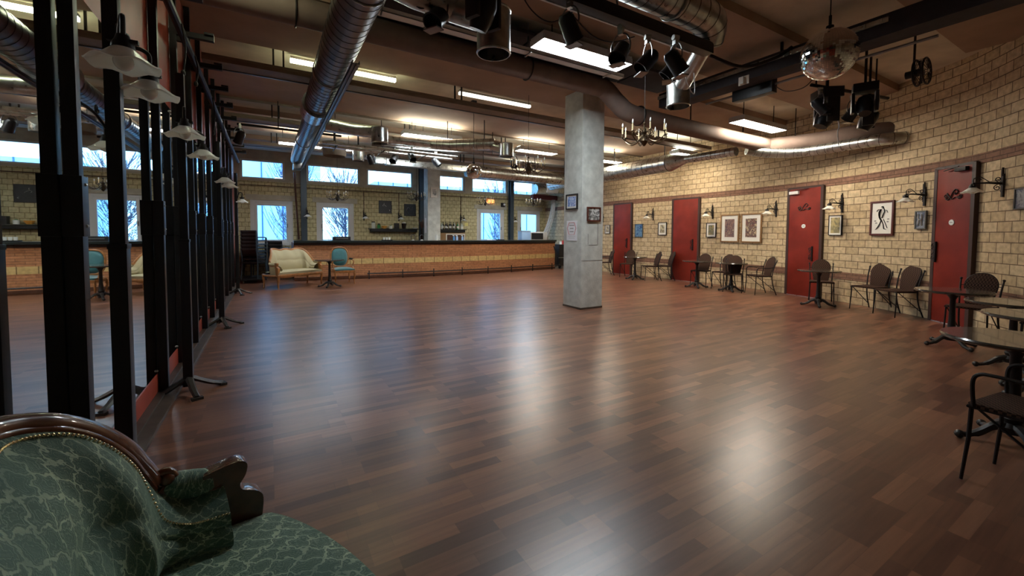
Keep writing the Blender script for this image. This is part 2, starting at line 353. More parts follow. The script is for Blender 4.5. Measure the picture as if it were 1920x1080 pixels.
def tag(o, label, cat, group=None):
    o['label'] = label; o['category'] = cat
    if group: o['group'] = group
    return o
def struct(o): o['kind'] = 'structure'; return o
def dup(root, loc, rz, label, group=None):
    r = root.copy(); C.objects.link(r); r.location = loc; r.rotation_euler = (0, 0, rz); r['label'] = label
    if group: r['group'] = group
    for ch in list(root.children):
        c = ch.copy(); C.objects.link(c); c.parent = r
        for gc in list(ch.children):
            d = gc.copy(); C.objects.link(d); d.parent = c
    return r
def R(a): return math.radians(a)

# ------------------------------------------------------------------ the curved right wall
WP = [(16.3, 11.3), (13, 11.1), (11, 10.97), (9, 11.0), (7.7, 11.03), (6.5, 11.0), (5.1, 10.8), (4.3, 10.6), (3.3, 10.2), (2.3, 9.62), (1.8, 9.22), (1.1, 8.35), (.3, 7.2), (-.6, 5.8), (-1.6, 4.2), (-2.7, 2.4)]
_sp = cr_spline([(x, y, 0) for y, x in WP], 10)
def wx(y):
    for a, b in zip(_sp, _sp[1:]):
        if b.y <= y <= a.y: return a.x + (b.x - a.x) * (a.y - y) / max(1e-6, a.y - b.y)
    return _sp[0].x
def wang(y):                               # rotation for something whose back is on the wall, facing the room along local -Y
    d = Vector((wx(y + .15) - wx(y - .15), .3, 0)).normalized()   # tangent up +y
    n = Vector((-d.y, d.x, 0))             # into the room
    return math.atan2(n.y, n.x) + PI / 2
CZ = 4.2
# floor, ceiling
bm = B(); bm.box(-1.0, 12.2, -3.0, 16.0, -.2, 0); struct(bm.build('floor', 'parquet', smooth=False))
bm = B(); bm.box(-1.2, 12.2, -3.0, 16.3, CZ, CZ + .3); struct(bm.build('ceiling', 'ceiling_recess', smooth=False))
def wallstrip(b, z0, z1, off=0.0, y0=-9, y1=99, thick=.3):
    pts = [p for p in _sp if y0 <= p.y <= y1]
    if y0 > -9: pts = pts + [Vector((wx(y0), y0, 0))]
    if y1 < 99: pts = [Vector((wx(y1), y1, 0))] + pts
    s = -(pts[0].y); rows = []
    for i, p in enumerate(pts):
        d = pts[min(i + 1, len(pts) - 1)] - pts[max(i - 1, 0)]; d.normalize(); n = Vector((d.y, -d.x, 0))  # d goes toward -y; n into room (-x)
        if i: s += (p - pts[i - 1]).length
        q = p + n * off; o = p - n * thick
        rows.append((q, o, s))
    V = [[b.bm.verts.new((*v.xy, z)) for v, z in ((q, z0), (q, z1), (o, z1), (o, z0))] for q, o, _ in rows]
    for i in range(len(rows) - 1):
        for j in range(4):
            f = b.bm.faces.new((V[i][j], V[i][(j + 1) % 4], V[i + 1][(j + 1) % 4], V[i + 1][j]))
            zz = (z0, z1, z1, z0)
            for l, (a, c) in zip(f.loops, ((i, j), (i, (j + 1) % 4), (i + 1, (j + 1) % 4), (i + 1, j))): l[b.uv].uv = (rows[a][2], zz[c])
    b.bm.faces.new(V[0]); b.bm.faces.new(list(reversed(V[-1])))
bm = B(); wallstrip(bm, 0, CZ); struct(bm.build('wall_right', 'yellow_block'))
DOORS = [(11.12, 10.27), (8.59, 7.69), (5.13, 4.36), (2.29, 1.78)]
def segs():
    ys = []; cur = 16.0
    for a, b in DOORS: ys.append((a, cur)); cur = b
    ys.append((-2.6, cur)); return ys
bm = B()
wallstrip(bm, 2.50, 2.65, off=.012, thick=-.004)
struct(bm.build('trim_1', 'red_brown_brick'))
bm = B()
for a, b in segs(): wallstrip(bm, .49, .64, off=.012, y0=a, y1=b, thick=-.004)
struct(bm.build('trim_2', 'red_brown_brick'))
# doors on the curved wall
def handle(p, side, h):                    # wrought iron pull with scrolls, local door coords
    b = B(); x = side
    b.box(x - .012, x + .012, -.075, -.05, h - .17, h + .17)
    b.bar((x, -.05, h - .12), (x, -.01, h - .12), .014); b.bar((x, -.05, h + .12), (x, -.01, h + .12), .014)
    s = -1
    b.tube(scroll((x + s * .045, -.062, h + .10), .045, 1.3, PI * .0, sgn=1), .006, 6)
    b.tube(scroll((x + s * .045, -.062, h - .10), .045, 1.3, PI * 2, sgn=-1), .006, 6)
    b.tube(cr_spline([(x, -.062, h + .1), (x + s * .07, -.062, h + .05), (x + s * .03, -.062, h), (x + s * .07, -.062, h - .05), (x, -.062, h - .1)], 5), .005, 6)
    return b.build('door_handle', 'iron', p)
for i, (ya, yb) in enumerate(DOORS):
    A = Vector((wx(ya), ya, 0)); Q = Vector((wx(yb), yb, 0)); d = Q - A; w = d.length; mid = (A + Q) / 2
    n = Vector((d.y, -d.x, 0)).normalized(); e = bpy.data.objects.new(f'door_{i+1}', None); C.objects.link(e); e['kind'] = 'structure'
    e.location = mid + n * .02; e.rotation_euler = (0, 0, math.atan2(d.y, d.x))    # local x runs towards the camera end, local -y... faces n
    # with local x = d direction, local y = (-d.y, d.x) = -n  -> room is local -y
    b = B(); b.box(-w / 2 + .03, w / 2 - .03, -.045, .0, .01, 2.50); b.build('door_leaf', 'door_red', e, bevel=.004)
    b = B(); b.box(-w / 2 - .03, -w / 2 + .03, -.05, .02, 0, 2.53); b.box(w / 2 - .03, w / 2 + .03, -.05, .02, 0, 2.53); b.box(-w / 2, w / 2, -.05, .02, 2.50, 2.54); b.build('door_frame', 'bar_fascia', e)
    b = B(); b.box(-w / 2 + .03, w / 2 - .03, -.05, -.02, 0.0, .012); b.build('threshold', 'galv', e)
    handle(e, (w / 2 - .17) if i < 3 else (-w / 2 + .07), 1.12 if i < 2 else 1.0 if i == 2 else 1.15)
    if i >= 2:
        b = B(); c = (0, -.052, 2.07)
        b.tube(cr_spline([(-.13, -.055, 2.02), (-.09, -.055, 1.99), (-.04, -.055, 2.02), (0, -.055, 2.10), (.05, -.055, 2.15), (.09, -.055, 2.11), (.05, -.055, 2.07), (.03, -.055, 2.1)], 5), .008, 6)
        b.tube(scroll((-.12, -.055, 2.05), .04, 1.2, -PI / 2), .007, 6); b.tube(scroll((.13, -.055, 2.04), .035, 1.2, PI), .007, 6)
        b.tube(cr_spline([(-.1, -.055, 2.1), (-.02, -.055, 2.0), (.05, -.055, 2.03), (.11, -.055, 2.0)], 5), .007, 6)
        b.build('scroll_ornament', 'iron', e)
        b = B(); b.prism([(.045 * math.cos(k * PI / 10), 1.63 + .045 * math.sin(k * PI / 10)) for k in range(20)], -.055, -.044); pl = b.build('door_plate', 'white_plastic', e)
        b = B(); b.box(-.025, .025, -.057, -.054, 1.625, 1.635); b.build('plate_writing', 'ink_grey', pl)
        b = B(); b.box(-w / 2 + .05, -w / 2 + .27, -.10, -.045, 2.38, 2.45) if i == 2 else b.box(w / 2 - .27, w / 2 - .08, -.10, -.045, 2.42, 2.48)
        b.build('door_closer', 'white_plastic' if i == 2 else 'iron', e, bevel=.005)
        b = B(); b.bar((-w / 2 + .2, -.09, 2.46), (0.1, -.07, 2.50), .02, .012); b.build('closer_arm', 'iron', e)

# ------------------------------------------------------------------ back wall with windows
LOW = [(-.52, .72), (1.45, 2.70), (7.70, 9.05), (9.74, 10.98)]
HIGH = [(-.78, .50), (1.15, 2.92), (3.16, 4.92), (5.30, 7.13), (7.45, 9.20), (9.50, 10.70)]
BY = 16.0
def holes(b, x0, x1, z0, z1, hs, y0, y1):
    xs = [x0]
    for a, c in hs: xs += [a, c]
    xs.append(x1)
    for k in range(0, len(xs), 2):
        if xs[k + 1] > xs[k]: b.box(xs[k], xs[k + 1], y0, y1, z0, z1)
b = B(); b.box(-1.2, 12.2, BY, BY + .3, 0, 1.02); holes(b, -1.2, 12.2, 1.02, 2.50, LOW, BY, BY + .3); b.box(-1.2, 12.2, BY, BY + .3, 2.5, 3.12)
struct(b.build('wall_back', 'yellow_block_small', smooth=False))
b = B(); b.box(-1.2, 12.2, BY - .02, BY + .3, 3.12, 3.20); holes(b, -1.2, 12.2, 3.20, 3.82, HIGH, BY - .02, BY + .3); b.box(-1.2, 12.2, BY - .02, BY + .3, 3.82, CZ)
struct(b.build('trim_3', 'concrete_band', smooth=False))
b = B()
for a, c in LOW: b.box(a - .12, c + .12, BY - .012, BY + .05, 2.5, 2.68)
struct(b.build('trim_4', 'concrete_band', smooth=False))
wn = 0
def window(x0, x1, z0, z1, low):
    global wn; wn += 1
    e = bpy.data.objects.new(f'window_{wn}', None); C.objects.link(e); e['kind'] = 'structure'; e.location = (0, 0, 0)
    b = B(); fw = .13 if low else .07; dp = .10
    b.box(x0, x0 + fw, BY + .02, BY + dp, z0, z1); b.box(x1 - fw, x1, BY + .02, BY + dp, z0, z1); b.box(x0 + fw, x1 - fw, BY + .02, BY + dp, z1 - fw * .8, z1); b.box(x0 + fw, x1 - fw, BY + .02, BY + dp, z0, z0 + fw * .7)
    b.build('window_frame', 'window_white', e, bevel=.006)
    if low:
        a0, a1, c0, c1 = x0 + fw, x1 - fw, z0 + fw * .7, z1 - fw * .8; sw = .075; b = B()
        b.box(a0, a0 + sw, BY + .0, BY + .06, c0, c1); b.box(a1 - sw, a1, BY, BY + .06, c0, c1); b.box(a0 + sw, a1 - sw, BY, BY + .06, c1 - sw, c1); b.box(a0 + sw, a1 - sw, BY, BY + .06, c0, c0 + sw)
        sash = b.build('sash', 'window_white', e, bevel=.006)
        b = B(); hx = a1 - sw / 2 if wn % 2 else a0 + sw / 2
        b.box(hx - .012, hx + .012, BY - .05, BY, (c0 + c1) / 2 - .16, (c0 + c1) / 2 - .02); b.build('window_handle', 'ink_grey', sash)
        b = B(); b.box(x0 - .04, x1 + .04, BY - .06, BY + .02, z0 - .03, z0); b.build('window_sill', 'window_white', e)
    b = B(); b.box(x0 + fw * .5, x1 - fw * .5, BY + .065, BY + .075, z0 + .04, z1 - .04); b.build('glass_pane', 'pane_glass', e)
    L = bpy.data.lights.new('daylight_portal', 'AREA'); L.shape = 'RECTANGLE'; L.size = x1 - x0; L.size_y = z1 - z0; L.cycles.is_portal = True
    lo = bpy.data.objects.new('daylight_portal', L); C.objects.link(lo); lo.location = ((x0 + x1) / 2, BY + .32, (z0 + z1) / 2); lo.rotation_euler = (-PI / 2, 0, 0)
for a, c in LOW: window(a, c, 1.02, 2.50, True)
for a, c in HIGH: window(a, c, 3.20, 3.82, False)
# left wall: mirrors, red boards
MX = -.84
b = B(); b.box(-1.2, -.93, -3.0, 16.3, 0, CZ); struct(b.build('wall_left', 'red_paint', smooth=False))
b = B(); b.box(-1.0, 6.0, -3.2, -2.9, 0, CZ); struct(b.build('wall_front', 'yellow_block', smooth=False))
b = B(); b.box(-.93, -.70, -2.8, 13.2, 0, .03); b.box(-.93, -.78, -2.8, 13.2, .03, .05); struct(b.build('baseboard_left', 'step_wood', smooth=False, bevel=.004))
PY0, PS = 2.78, .88
posts_y = [PY0 + PS * k for k in range(-4, 12)]
ORD = ['first','second','third','fourth','fifth','sixth','seventh','eighth','ninth','tenth','eleventh','twelfth','thirteenth','fourteenth','fifteenth','sixteenth']
for i, (ya, yb) in enumerate(zip(posts_y, posts_y[1:])):
    e = thing('wall_mirror', f'tall mirror panel above the red skirting, {ORD[i]} from the near end', 'mirror', (MX, (ya + yb) / 2, .2), 0, 'mirror panels along the left wall')
    h = (yb - ya) / 2 - .002
    b = B(); b.box(-.02, 0, -h, h, 0, 2.45); b.build('mirror_glass', 'mirror', e, smooth=False)
    b = B()
    for s in (-1, 1):
        for z in (.03, 2.42): b.ball((.004, s * (h - .06), z), .010, 8, 6)
    b.build('mirror_clip', 'galv', e)
    e2 = thing('red_skirting_panel', f'low red skirting board under the {ORD[i]} mirror panel from the near end', 'panel', (MX, (ya + yb) / 2, .05), 0, 'red boards under the mirrors')
    b = B(); b.box(-.03, .006, -h, h, 0, .15); b.build('board', 'red_paint', e2, bevel=.003)
    e2 = thing('red_upper_panel', f'tall red board above the {ORD[i]} mirror panel from the near end', 'panel', (MX, (ya + yb) / 2, 2.65), 0, 'red boards above the mirrors')
    b = B(); b.box(-.03, .0, -h, h, 0, 1.53); b.build('board', 'red_paint', e2, bevel=.003)
# wall posts in front of the mirror joints
def post_proto():
    e = thing('steel_post', '', 'post', (MX + .037, 0, .05))
    b = B(); b.box(-.034, .034, -.034, .034, 0, 1.35); b.build('lower_tube', 'black_metal', e, bevel=.004)
    b = B(); b.box(-.028, .028, -.028, .028, 1.35, 4.14); b.build('upper_tube', 'black_metal', e, bevel=.004)
    b = B(); b.box(-.036, .040, -.040, .040, 1.33, 1.62)
    b.build('sleeve', 'black_metal', e, bevel=.004)
    b = B(); b.ball((.041, -.0, 1.58), .008, 8, 6); b.build('screw', 'galv', e)
    b = B(); b.ball((.041, .0, 1.38), .008, 8, 6); b.build('screw', 'galv', e)
    b = B(); b.box(-.03, .34, -.03, .03, 3.36, 3.41); b.box(.26, .34, -.05, .05, 3.41, 3.43); b.build('bracket_arm', 'black_metal', e)
    b = B(); b.tube([(-.01, .06, -.0), (-.01, .06, .14)], .016, 8); b.build('floor_pin', 'red_paint', e)
    return e
P0 = post_proto(); first = True
ords = ['nearest the camera', 'second', 'third', 'fourth', 'fifth', 'sixth', 'seventh', 'eighth', 'ninth', 'tenth', 'eleventh', 'twelfth', 'thirteenth']
vis = [y for y in posts_y if y > 2.0 and abs(y - PY0 - PS) > .1]
for i, y in enumerate(vis):
    lb = f'black square steel post against the mirror wall, {ords[i]}' + (' of the row' if i == 0 else ' from the near end of the row')
    if first: P0.location.y = y; P0['label'] = lb; P0['group'] = 'steel posts at the mirror joints'; first = False
    else: dup(P0, (MX + .037, y, .05), 0, lb, 'steel posts at the mirror joints')
# long rail along the mirror wall
e = thing('wall_rail', 'long dark round rail running high along the red boards of the mirror wall', 'rail', (-.70, 0, 3.35))
b = B(); b.tube([(0, -1, 0), (0, 13.6, 0)], .035, 10); b.build('rail_pipe', 'iron', e)
b = B()
for y in posts_y: b.box(-.10, .02, y - .02, y + .02, .0, .05)
b.build('rail_bracket', 'iron', e)
for i, (y, h) in enumerate(((4.9, .45), (5.7, .3), (7.3, .5), (8.8, .35))):
    b = B(); b.tube(cr_spline([(-.66, y, 3.33), (-.64, y + .02, 3.33 - h / 2), (-.66, y, 3.33 - h)], 4), .008, 6); b.ball((-.66, y, 3.33 - h), .02, 8, 6, 1.6)
    tag(b.build('hanging_cord', 'iron'), f'short dark cord end hanging from the mirror wall rail, {ords[i]}' + ('' if i == 0 else ' from the near end'), 'cord', 'cord ends on the rail')

# ------------------------------------------------------------------ glass shade sconces
def wavy(r, a): return max(0, r - .03) ** 1.5 * math.cos(6 * a) * .28
def shade_parts(e, x, y, z, k=1.0):
    b = B(); pr = [(.030, .0), (.045, -.012), (.070, -.036), (.092, -.056), (.108, -.066), (.122, -.070), (.120, -.075), (.106, -.072), (.088, -.062), (.066, -.043), (.042, -.02), (.02, -.01)]
    b.lathe([(r * k, z + h * k) for r, h in pr], x, y, 36, cap=False, wav=wavy); sh = b.build('glass_shade', 'milk_glass', e, ang=80)
    b = B(); b.ball((x, y, z - .058 * k), .034 * k, 14, 10, 1.1); b.build('bulb', 'bulb', e)
    b = B(); b.lathe([(.0, z + .05), (.022, z + .05), (.028, z + .03), (.038, z + .012), (.04, z - .006)], x, y, 14, cap=False); b.box(x - .05, x + .05, y - .012, y + .012, z + .02, z + .035); b.build('shade_holder', 'iron', e)
def sconce(label, arm=.33):
    e = thing('wall_sconce', label, 'lamp')
    b = B(); b.box(-.018, .018, -.022, -.004, -.19, .13); b.box(-.006, .006, -.03, -.01, .1, .22); b.box(-.032, -.020, -.02, -.006, -.12, .19); b.box(-.028, .028, -.03, -.002, -.03, .04); b.build('wall_plate', 'iron', e)
    b = B(); b.tube([(0, -.02, .0), (0, -arm * .5, .012), (0, -arm, .012)], [.020, .013, .009], 8)
    b.tube([(p[0], p[1], p[2]) for p in scroll((0, -.07, -.06), .04, 1.3, PI / 2, plane='yz')], .006, 6)
    b.tube(scroll((0, -.06, .06), .035, 1.2, -PI / 2, plane='yz', sgn=-1), .006, 6)
    b.tube(cr_spline([(0, -arm + .01, .02), (0, -arm + .01, .07), (0, -arm + .07, .10), (0, -arm + .12, .07), (0, -arm * .45, .02)], 5), .006, 6)
    b.tube(scroll((0, -arm + .06, .055), .03, 1.1, 0, plane='yz'), .005, 6)
    b.build('scroll_arm', 'iron', e)
    shade_parts(e, 0, -arm, -.045)
    return e
s0 = None; G = 'iron scroll sconces on the block wall'
for y, z, lb in ((11.78, 2.08, 'iron sconce on the block wall at the pillar edge, left of all red doors'),
                 (9.38, 2.08, 'iron sconce with glass shade above the blue picture, between the first two red doors'),
                 (7.28, 2.07, 'iron sconce with glass shade above the small yellow landscape beside the second red door'),
                 (5.47, 2.06, 'iron sconce with glass shade above and right of the two gold framed prints'),
                 (3.96, 2.09, 'iron sconce with glass shade right of the third red door, above the olive print'),
                 (2.50, 2.12, 'large looking iron scroll sconce above the tiny grey framed picture'),
                 (1.47, 2.15, 'nearest iron scroll sconce, its white shade in front of the fourth red door')):
    if s0 is None: s0 = sconce(lb); s0['group'] = G; s0.location = (wx(y), y, z); s0.rotation_euler = (0, 0, wang(y))
    else: dup(s0, (wx(y), y, z), wang(y), lb, G)
for i, (x, lb) in enumerate(((3.05, 'small glass sconce on the back wall left of the black square pictures'), (4.35, 'small glass sconce on the back wall between the two black square pictures'), (6.95, 'small glass sconce on the back wall right of the bottle shelf'), (9.45, 'small glass sconce between the two right hand back windows'), (1.12, 'small glass sconce on the dark steel column by the left windows'))):
    dup(s0, (x, BY if x != 1.12 else 15.6, 2.08), 0, lb, 'sconces on the back wall')

# T-foot lamp stands standing before the mirror wall
def stand_proto():
    e = thing('lamp_stand', '', 'lamp stand')
    b = B(); b.box(-.034, .034, -.034, .034, .06, 1.34); b.build('lower_pole', 'black_metal', e, bevel=.004)
    b = B(); b.box(-.029, .029, -.029, .029, 1.34, 2.75); b.box(-.037, .037, -.037, .037, 1.32, 1.345); b.build('upper_pole', 'black_metal', e, bevel=.004)
    for a in (20, 110, 200, 290):
        b = B(); d = Vector((math.cos(R(a)), math.sin(R(a)), 0))
        b.tube(cr_spline([d * .02 + Vector((0, 0, .13)), d * .07 + Vector((0, 0, .10)), d * .17 + Vector((0, 0, .045)), d * .25 + Vector((0, 0, .018))], 4), [.03] * 4 + [.027] * 4 + [.024] * 4 + [.024], 6, flat=.8)
        s_ = Vector((-d.y, d.x, 0)); q = d * .255 + Vector((0, 0, .011)); b.bar(q - s_ * .04, q + s_ * .04, .045, .022)
        b.build('foot', 'cast_iron', e)
    return e
st0 = None; GS = 'lamp stands before the mirror wall'
def arm_lamp(e, oy):                       # glass lamp hanging from the stand's pole
    s = -1 if oy < 0 else 1; ex = .12
    b = B(); b.tube(cr_spline([(.03, 0, 2.18), (ex * .5, oy * .4, 2.30), (ex, oy, 2.30), (ex, oy, 2.21)], 6), .010, 8)
    b.tube(scroll((.05, oy * .3, 2.33), .04, 1.2, 0, plane='yz', sgn=s), .007, 6); b.build('lamp_arm', 'iron', e)
    shade_parts(e, ex, oy, 2.17)
for y, lamps, lb in ((2.70, (-.37, .06), 'black lamp stand behind the green sofa with two wavy glass lamps, nearest the camera'),
                     (4.50, (-.72, .25), 'black lamp stand whose splayed iron feet stand on the floor just beyond the green sofa'),
                     (7.49, (-.56, .10), 'black lamp stand with iron feet halfway along the mirror wall'),
                     (11.2, (-.1,), 'farthest black lamp stand, next to the stacked chairs')):
    e = stand_proto(); e.location = (-.63, y, 0); e['label'] = lb; e['group'] = GS
    for oy in lamps: arm_lamp(e, oy)

# ------------------------------------------------------------------ ceiling structure
for i, (a, c) in enumerate(((-2.6, -1.1), (.2, 1.9), (3.0, 4.4), (5.3, 7.02), (8.1, 9.85), (11.0, 12.7), (13.9, 15.6))):
    b = B(); b.box(-.93, 11.2 if a > 5 else 10.8 if a > 2.9 else 8.8 if a > 0 else 4.6, a, c, CZ - .12, CZ + .05); struct(b.build(f'trim_{10+i}', 'ceiling_brown', smooth=False))
def beam(y0, x1, lb, z=3.78):
    e = thing('ceiling_beam', lb, 'beam', (0, y0, 0), 0, 'painted box beams across the ceiling')
    b = B(); b.box(-.755, x1, 0, .30, z, z + .05); b.box(-.755, x1, .0, .06, z + .05, z + .09); b.box(-.755, x1, .1, .2, z + .05, z + .09); b.build('beam_body', 'beam_paint', e, bevel=.006)
    b = B(); b.box(-.755, x1, .29, .315, z - .015, z + .06); b.build('edge_strip', 'galv_dark', e)
    b = B()
    for x in (0.1, 3.0, 5.8, 8.4):
        if x < x1 - .2: b.box(x - .012, x + .012, .08, .11, z + .08, CZ); b.box(x + .12, x + .144, .08, .11, z + .08, CZ)
    b.build('hanger', 'iron', e)
beam(7.08, 10.6, 'brown painted box beam crossing the ceiling just beyond the concrete pillar')
beam(10.35, 10.9, 'brown painted box beam crossing the ceiling over the far half of the dance floor', 3.80)
beam(13.3, 10.9, 'brown painted box beam crossing the ceiling above the bar front', 3.82)
b = B()
for y in (9.86,): b.box(-.9, 11, y, y + .03, CZ - .16, CZ - .1)
struct(b.build('trim_20', 'beam_paint', smooth=False))
# dark acoustic panels
for i, x in enumerate((1.0, 2.05, 3.1, 4.15, 5.2)):
    b = B(); b.box(x, x + 1.02, 4.62, 5.28, 4.02, 4.07)
    tag(b.build('acoustic_panel', 'slate_panel', bevel=.004), f'dark slate acoustic panel on the ceiling before the painted pipe, {["leftmost","second from left","middle one","second from right","rightmost"][i]} of five', 'panel', 'dark acoustic panels')

def duct(e, pts, r, name='duct_run', m='galv', seams=.14, n=24):
    b = B(); b.tube(pts, r, n); o = b.build(name, m, e, ang=50)
    if seams:
        b = B(); P = [Vector(p) for p in pts]; acc = 0
        for a, c in zip(P, P[1:]):
            L = (c - a).length; d = (c - a) / L; s = seams - acc
            while s < L:
                p = a + d * s; rr = (r if not isinstance(r, list) else r[0]) + .003
                b.tube([p - d * .004, p + d * .004], rr, n); s += seams
            acc = (acc + L) % seams
        b.build('seam_rings', 'seam', o, ang=50)
    return o
def can(e, x, y, z0, z1, r, name='air_outlet'):
    b = B(); b.lathe([(0, z1), (r, z1), (r + .006, z1 - .01), (r, z1 - .02), (r, z0 + .02), (r + .006, z0 + .01), (r, z0), (r - .008, z0), (r - .008, z1 - .03), (0, z1 - .03)], x, y, 32, cap=False)
    return b.build(name, 'galv', e, ang=30)
# duct 1: the big dark spiral duct above the left of the room
e = thing('ventilation_duct', 'large dark spiral duct running from above the camera toward the left back windows', 'duct', (0, 0, 0))
duct(e, [(.73, -1.5, 3.53), (.73, 7.85, 3.53)], .198, 'duct_run', 'galv_dark', .14)
duct(e, [(.73, 7.85, 3.53), (.73, 13.4, 3.53)], .168, 'narrow_run', 'galv_dark', .14)
b = B(); b.tube([(.73, 7.5, 3.53), (.73, 8.05, 3.53)], .235, 28); b.build('collar', 'galv', e)
b = B(); b.box(.62, .84, 13.1, 13.55, 3.22, 3.44); b.build('end_box', 'galv_dark', e, bevel=.01)
b = B(); b.box(.82, .90, 4.85, 13.2, 3.27, 3.28); b.box(.82, .826, 4.85, 13.2, 3.27, 3.31); b.box(.894, .90, 4.85, 13.2, 3.27, 3.31); b.box(.855, .865, 4.85, 13.2, 3.25, 3.27); b.build('cable_tray', 'galv_dark', e)
for y in (3.7, 6.0, 8.3, 10.6):
    b = B(); b.tube([(.73 + (.205 if y < 7.8 else .175) * math.cos(a * PI / 8), y, 3.53 + (.205 if y < 7.8 else .175) * math.sin(a * PI / 8)) for a in range(17)], .009, 6); b.bar((.73, y, 3.72), (.73, y, CZ), .014); b.bar((.86, y, 3.28), (.90, y, 3.44), .012); b.build('hanger_strap', 'galv', e)
duct(e, [(.88, 7.88, 3.30), (1.54, 7.86, 3.27)], .115, 'branch_duct', 'galv', 0)
can(e, 1.71, 7.50, 2.99, 3.27, .14)
b = B(); b.tube([(1.1, 7.86, 3.29), (1.36, 7.74, 3.24), (1.71, 7.50, 3.20)], .105, 20); b.build('branch_elbow', 'galv', e, ang=60)
duct(e, [(.80, 3.50, 3.50), (1.1, 3.48, 3.43), (1.58, 3.39, 3.35)], .123, 'branch_duct', 'galv', 0)
can(e, 1.65, 3.11, 2.91, 3.27, .14)
b = B(); b.tube([(1.41, 3.43, 3.37), (1.60, 3.30, 3.29), (1.65, 3.12, 3.20)], .115, 20); b.build('branch_elbow', 'galv', e, ang=60)
# duct 2: upper right galvanised duct
e = thing('ventilation_duct', 'shiny galvanised spiral duct crossing at the top centre and ending over the dance floor', 'duct')
duct(e, cr_spline([(1.2, 2.95, 3.86), (3.0, 2.95, 3.86), (4.15, 2.97, 3.86), (4.42, 3.02, 3.82), (4.52, 3.12, 3.70)], 5), .18, 'duct_run', 'galv', .17)
b = B(); b.tube(cr_spline([(4.50, 3.08, 3.74), (4.60, 3.32, 3.56), (4.72, 3.62, 3.36)], 5), .10, 20); b.build('drop_pipe', 'galv', e, ang=60)
can(e, 4.75, 3.68, 3.12, 3.42, .15)
b = B(); b.tube([(3.7, 2.95 + .19 * math.cos(a * PI / 8), 3.86 + .19 * math.sin(a * PI / 8)) for a in range(16)], .012, 6, close=True); b.build('hanger_strap', 'galv', e)
b = B(); b.bar((3.7, 2.95, 4.04), (3.7, 2.95, CZ), .014); b.build('hanger_rod', 'galv', e)
# black trunk beneath duct 2
e = thing('black_trunking', 'black square trunk with a thin white lower edge under the shiny top duct', 'trunking')
b = B(); b.box(1.2, 4.45, 2.98, 3.10, 3.50, 3.62); b.build('trunk_body', 'black_metal', e, bevel=.004)
b = B(); b.box(1.2, 4.2, 3.10, 3.12, 3.495, 3.51); b.build('white_edge', 'white_plastic', e)
b = B()
for x in (1.6, 3.0, 4.5): b.bar((x, 3.04, 3.6), (x, 3.15, CZ), .014)
b.build('hanger', 'iron', e)
# painted pipe 1, S-bend and continuation to the right wall
e = thing('painted_pipe', 'thick brown painted pipe crossing the ceiling and stepping down behind the concrete pillar', 'pipe')
duct(e, cr_spline([(-.9, 5.32, 3.90), (2, 5.32, 3.90), (4.6, 5.32, 3.90), (4.95, 5.31, 3.87), (5.25, 5.3, 3.68), (5.55, 5.28, 3.55), (6.4, 5.28, 3.52), (9.6, 5.28, 3.50), (9.98, 5.05, 3.48), (10.12, 4.3, 3.46), (10.02, 3.6, 3.44), (10.2, 3.1, 3.42)], 8), .155, 'pipe_run', 'pipe_paint', 0)
b = B()
for x in (5.75,): b = B(); b.tube([(x, 5.28 + .165 * math.cos(a * PI / 10), 3.54 + .165 * math.sin(a * PI / 10)) for a in range(20)], .014, 6, close=True); b.build('pipe_clamp', 'iron', e)
for x in (.3, 3.4): b = B(); b.tube([(x, 5.32 + .165 * math.cos(a * PI / 10), 3.90 + .165 * math.sin(a * PI / 10)) for a in range(20)], .010, 6, close=True); b.build('pipe_clamp', 'iron', e)
for x in (7.2, 9.0): b = B(); b.bar((x, 5.28, 3.67), (x, 5.28, CZ), .018); b.build('hanger_rod', 'iron', e)
# galvanised duct along the right wall
e = thing('ventilation_duct', 'galvanised duct under the ceiling along the block wall behind the pillar, narrowing at a cone', 'duct')
duct(e, [(9.6, 13.2, 3.38), (9.3, 7.9, 3.34), (9.28, 7.4, 3.34)], .23, 'duct_run', 'galv', .2)
duct(e, [(9.28, 7.4, 3.34), (9.28, 6.9, 3.36)], [.23, .10], 'reducer', 'galv', 0)
duct(e, [(9.28, 6.9, 3.36), (9.3, 5.6, 3.34)], .10, 'thin_run', 'galv', .12)
b = B()
for y in (7.6, 9.5, 12): b.bar((9.3, y, 3.5), (9.3, y, CZ), .018)
b.build('hanger', 'iron', e)
e = thing('ventilation_duct', 'slim galvanised duct hugging the right block wall, ending in the wall below the fan', 'duct')
duct(e, cr_spline([(9.45, 5.45, 3.36), (9.75, 5.2, 3.30), (9.98, 4.9, 3.26), (10.1, 4.4, 3.24), (9.95, 3.6, 3.22), (9.85, 3.1, 3.20), (10.05, 2.8, 3.2)], 5), .11, 'duct_run', 'galv', .16)
b = B()
for p in ((10.0, 3.9), (10.0, 4.7)): b.bar((p[0], p[1], 3.33), (p[0], p[1], CZ), .014)
b.build('hanger', 'iron', e)
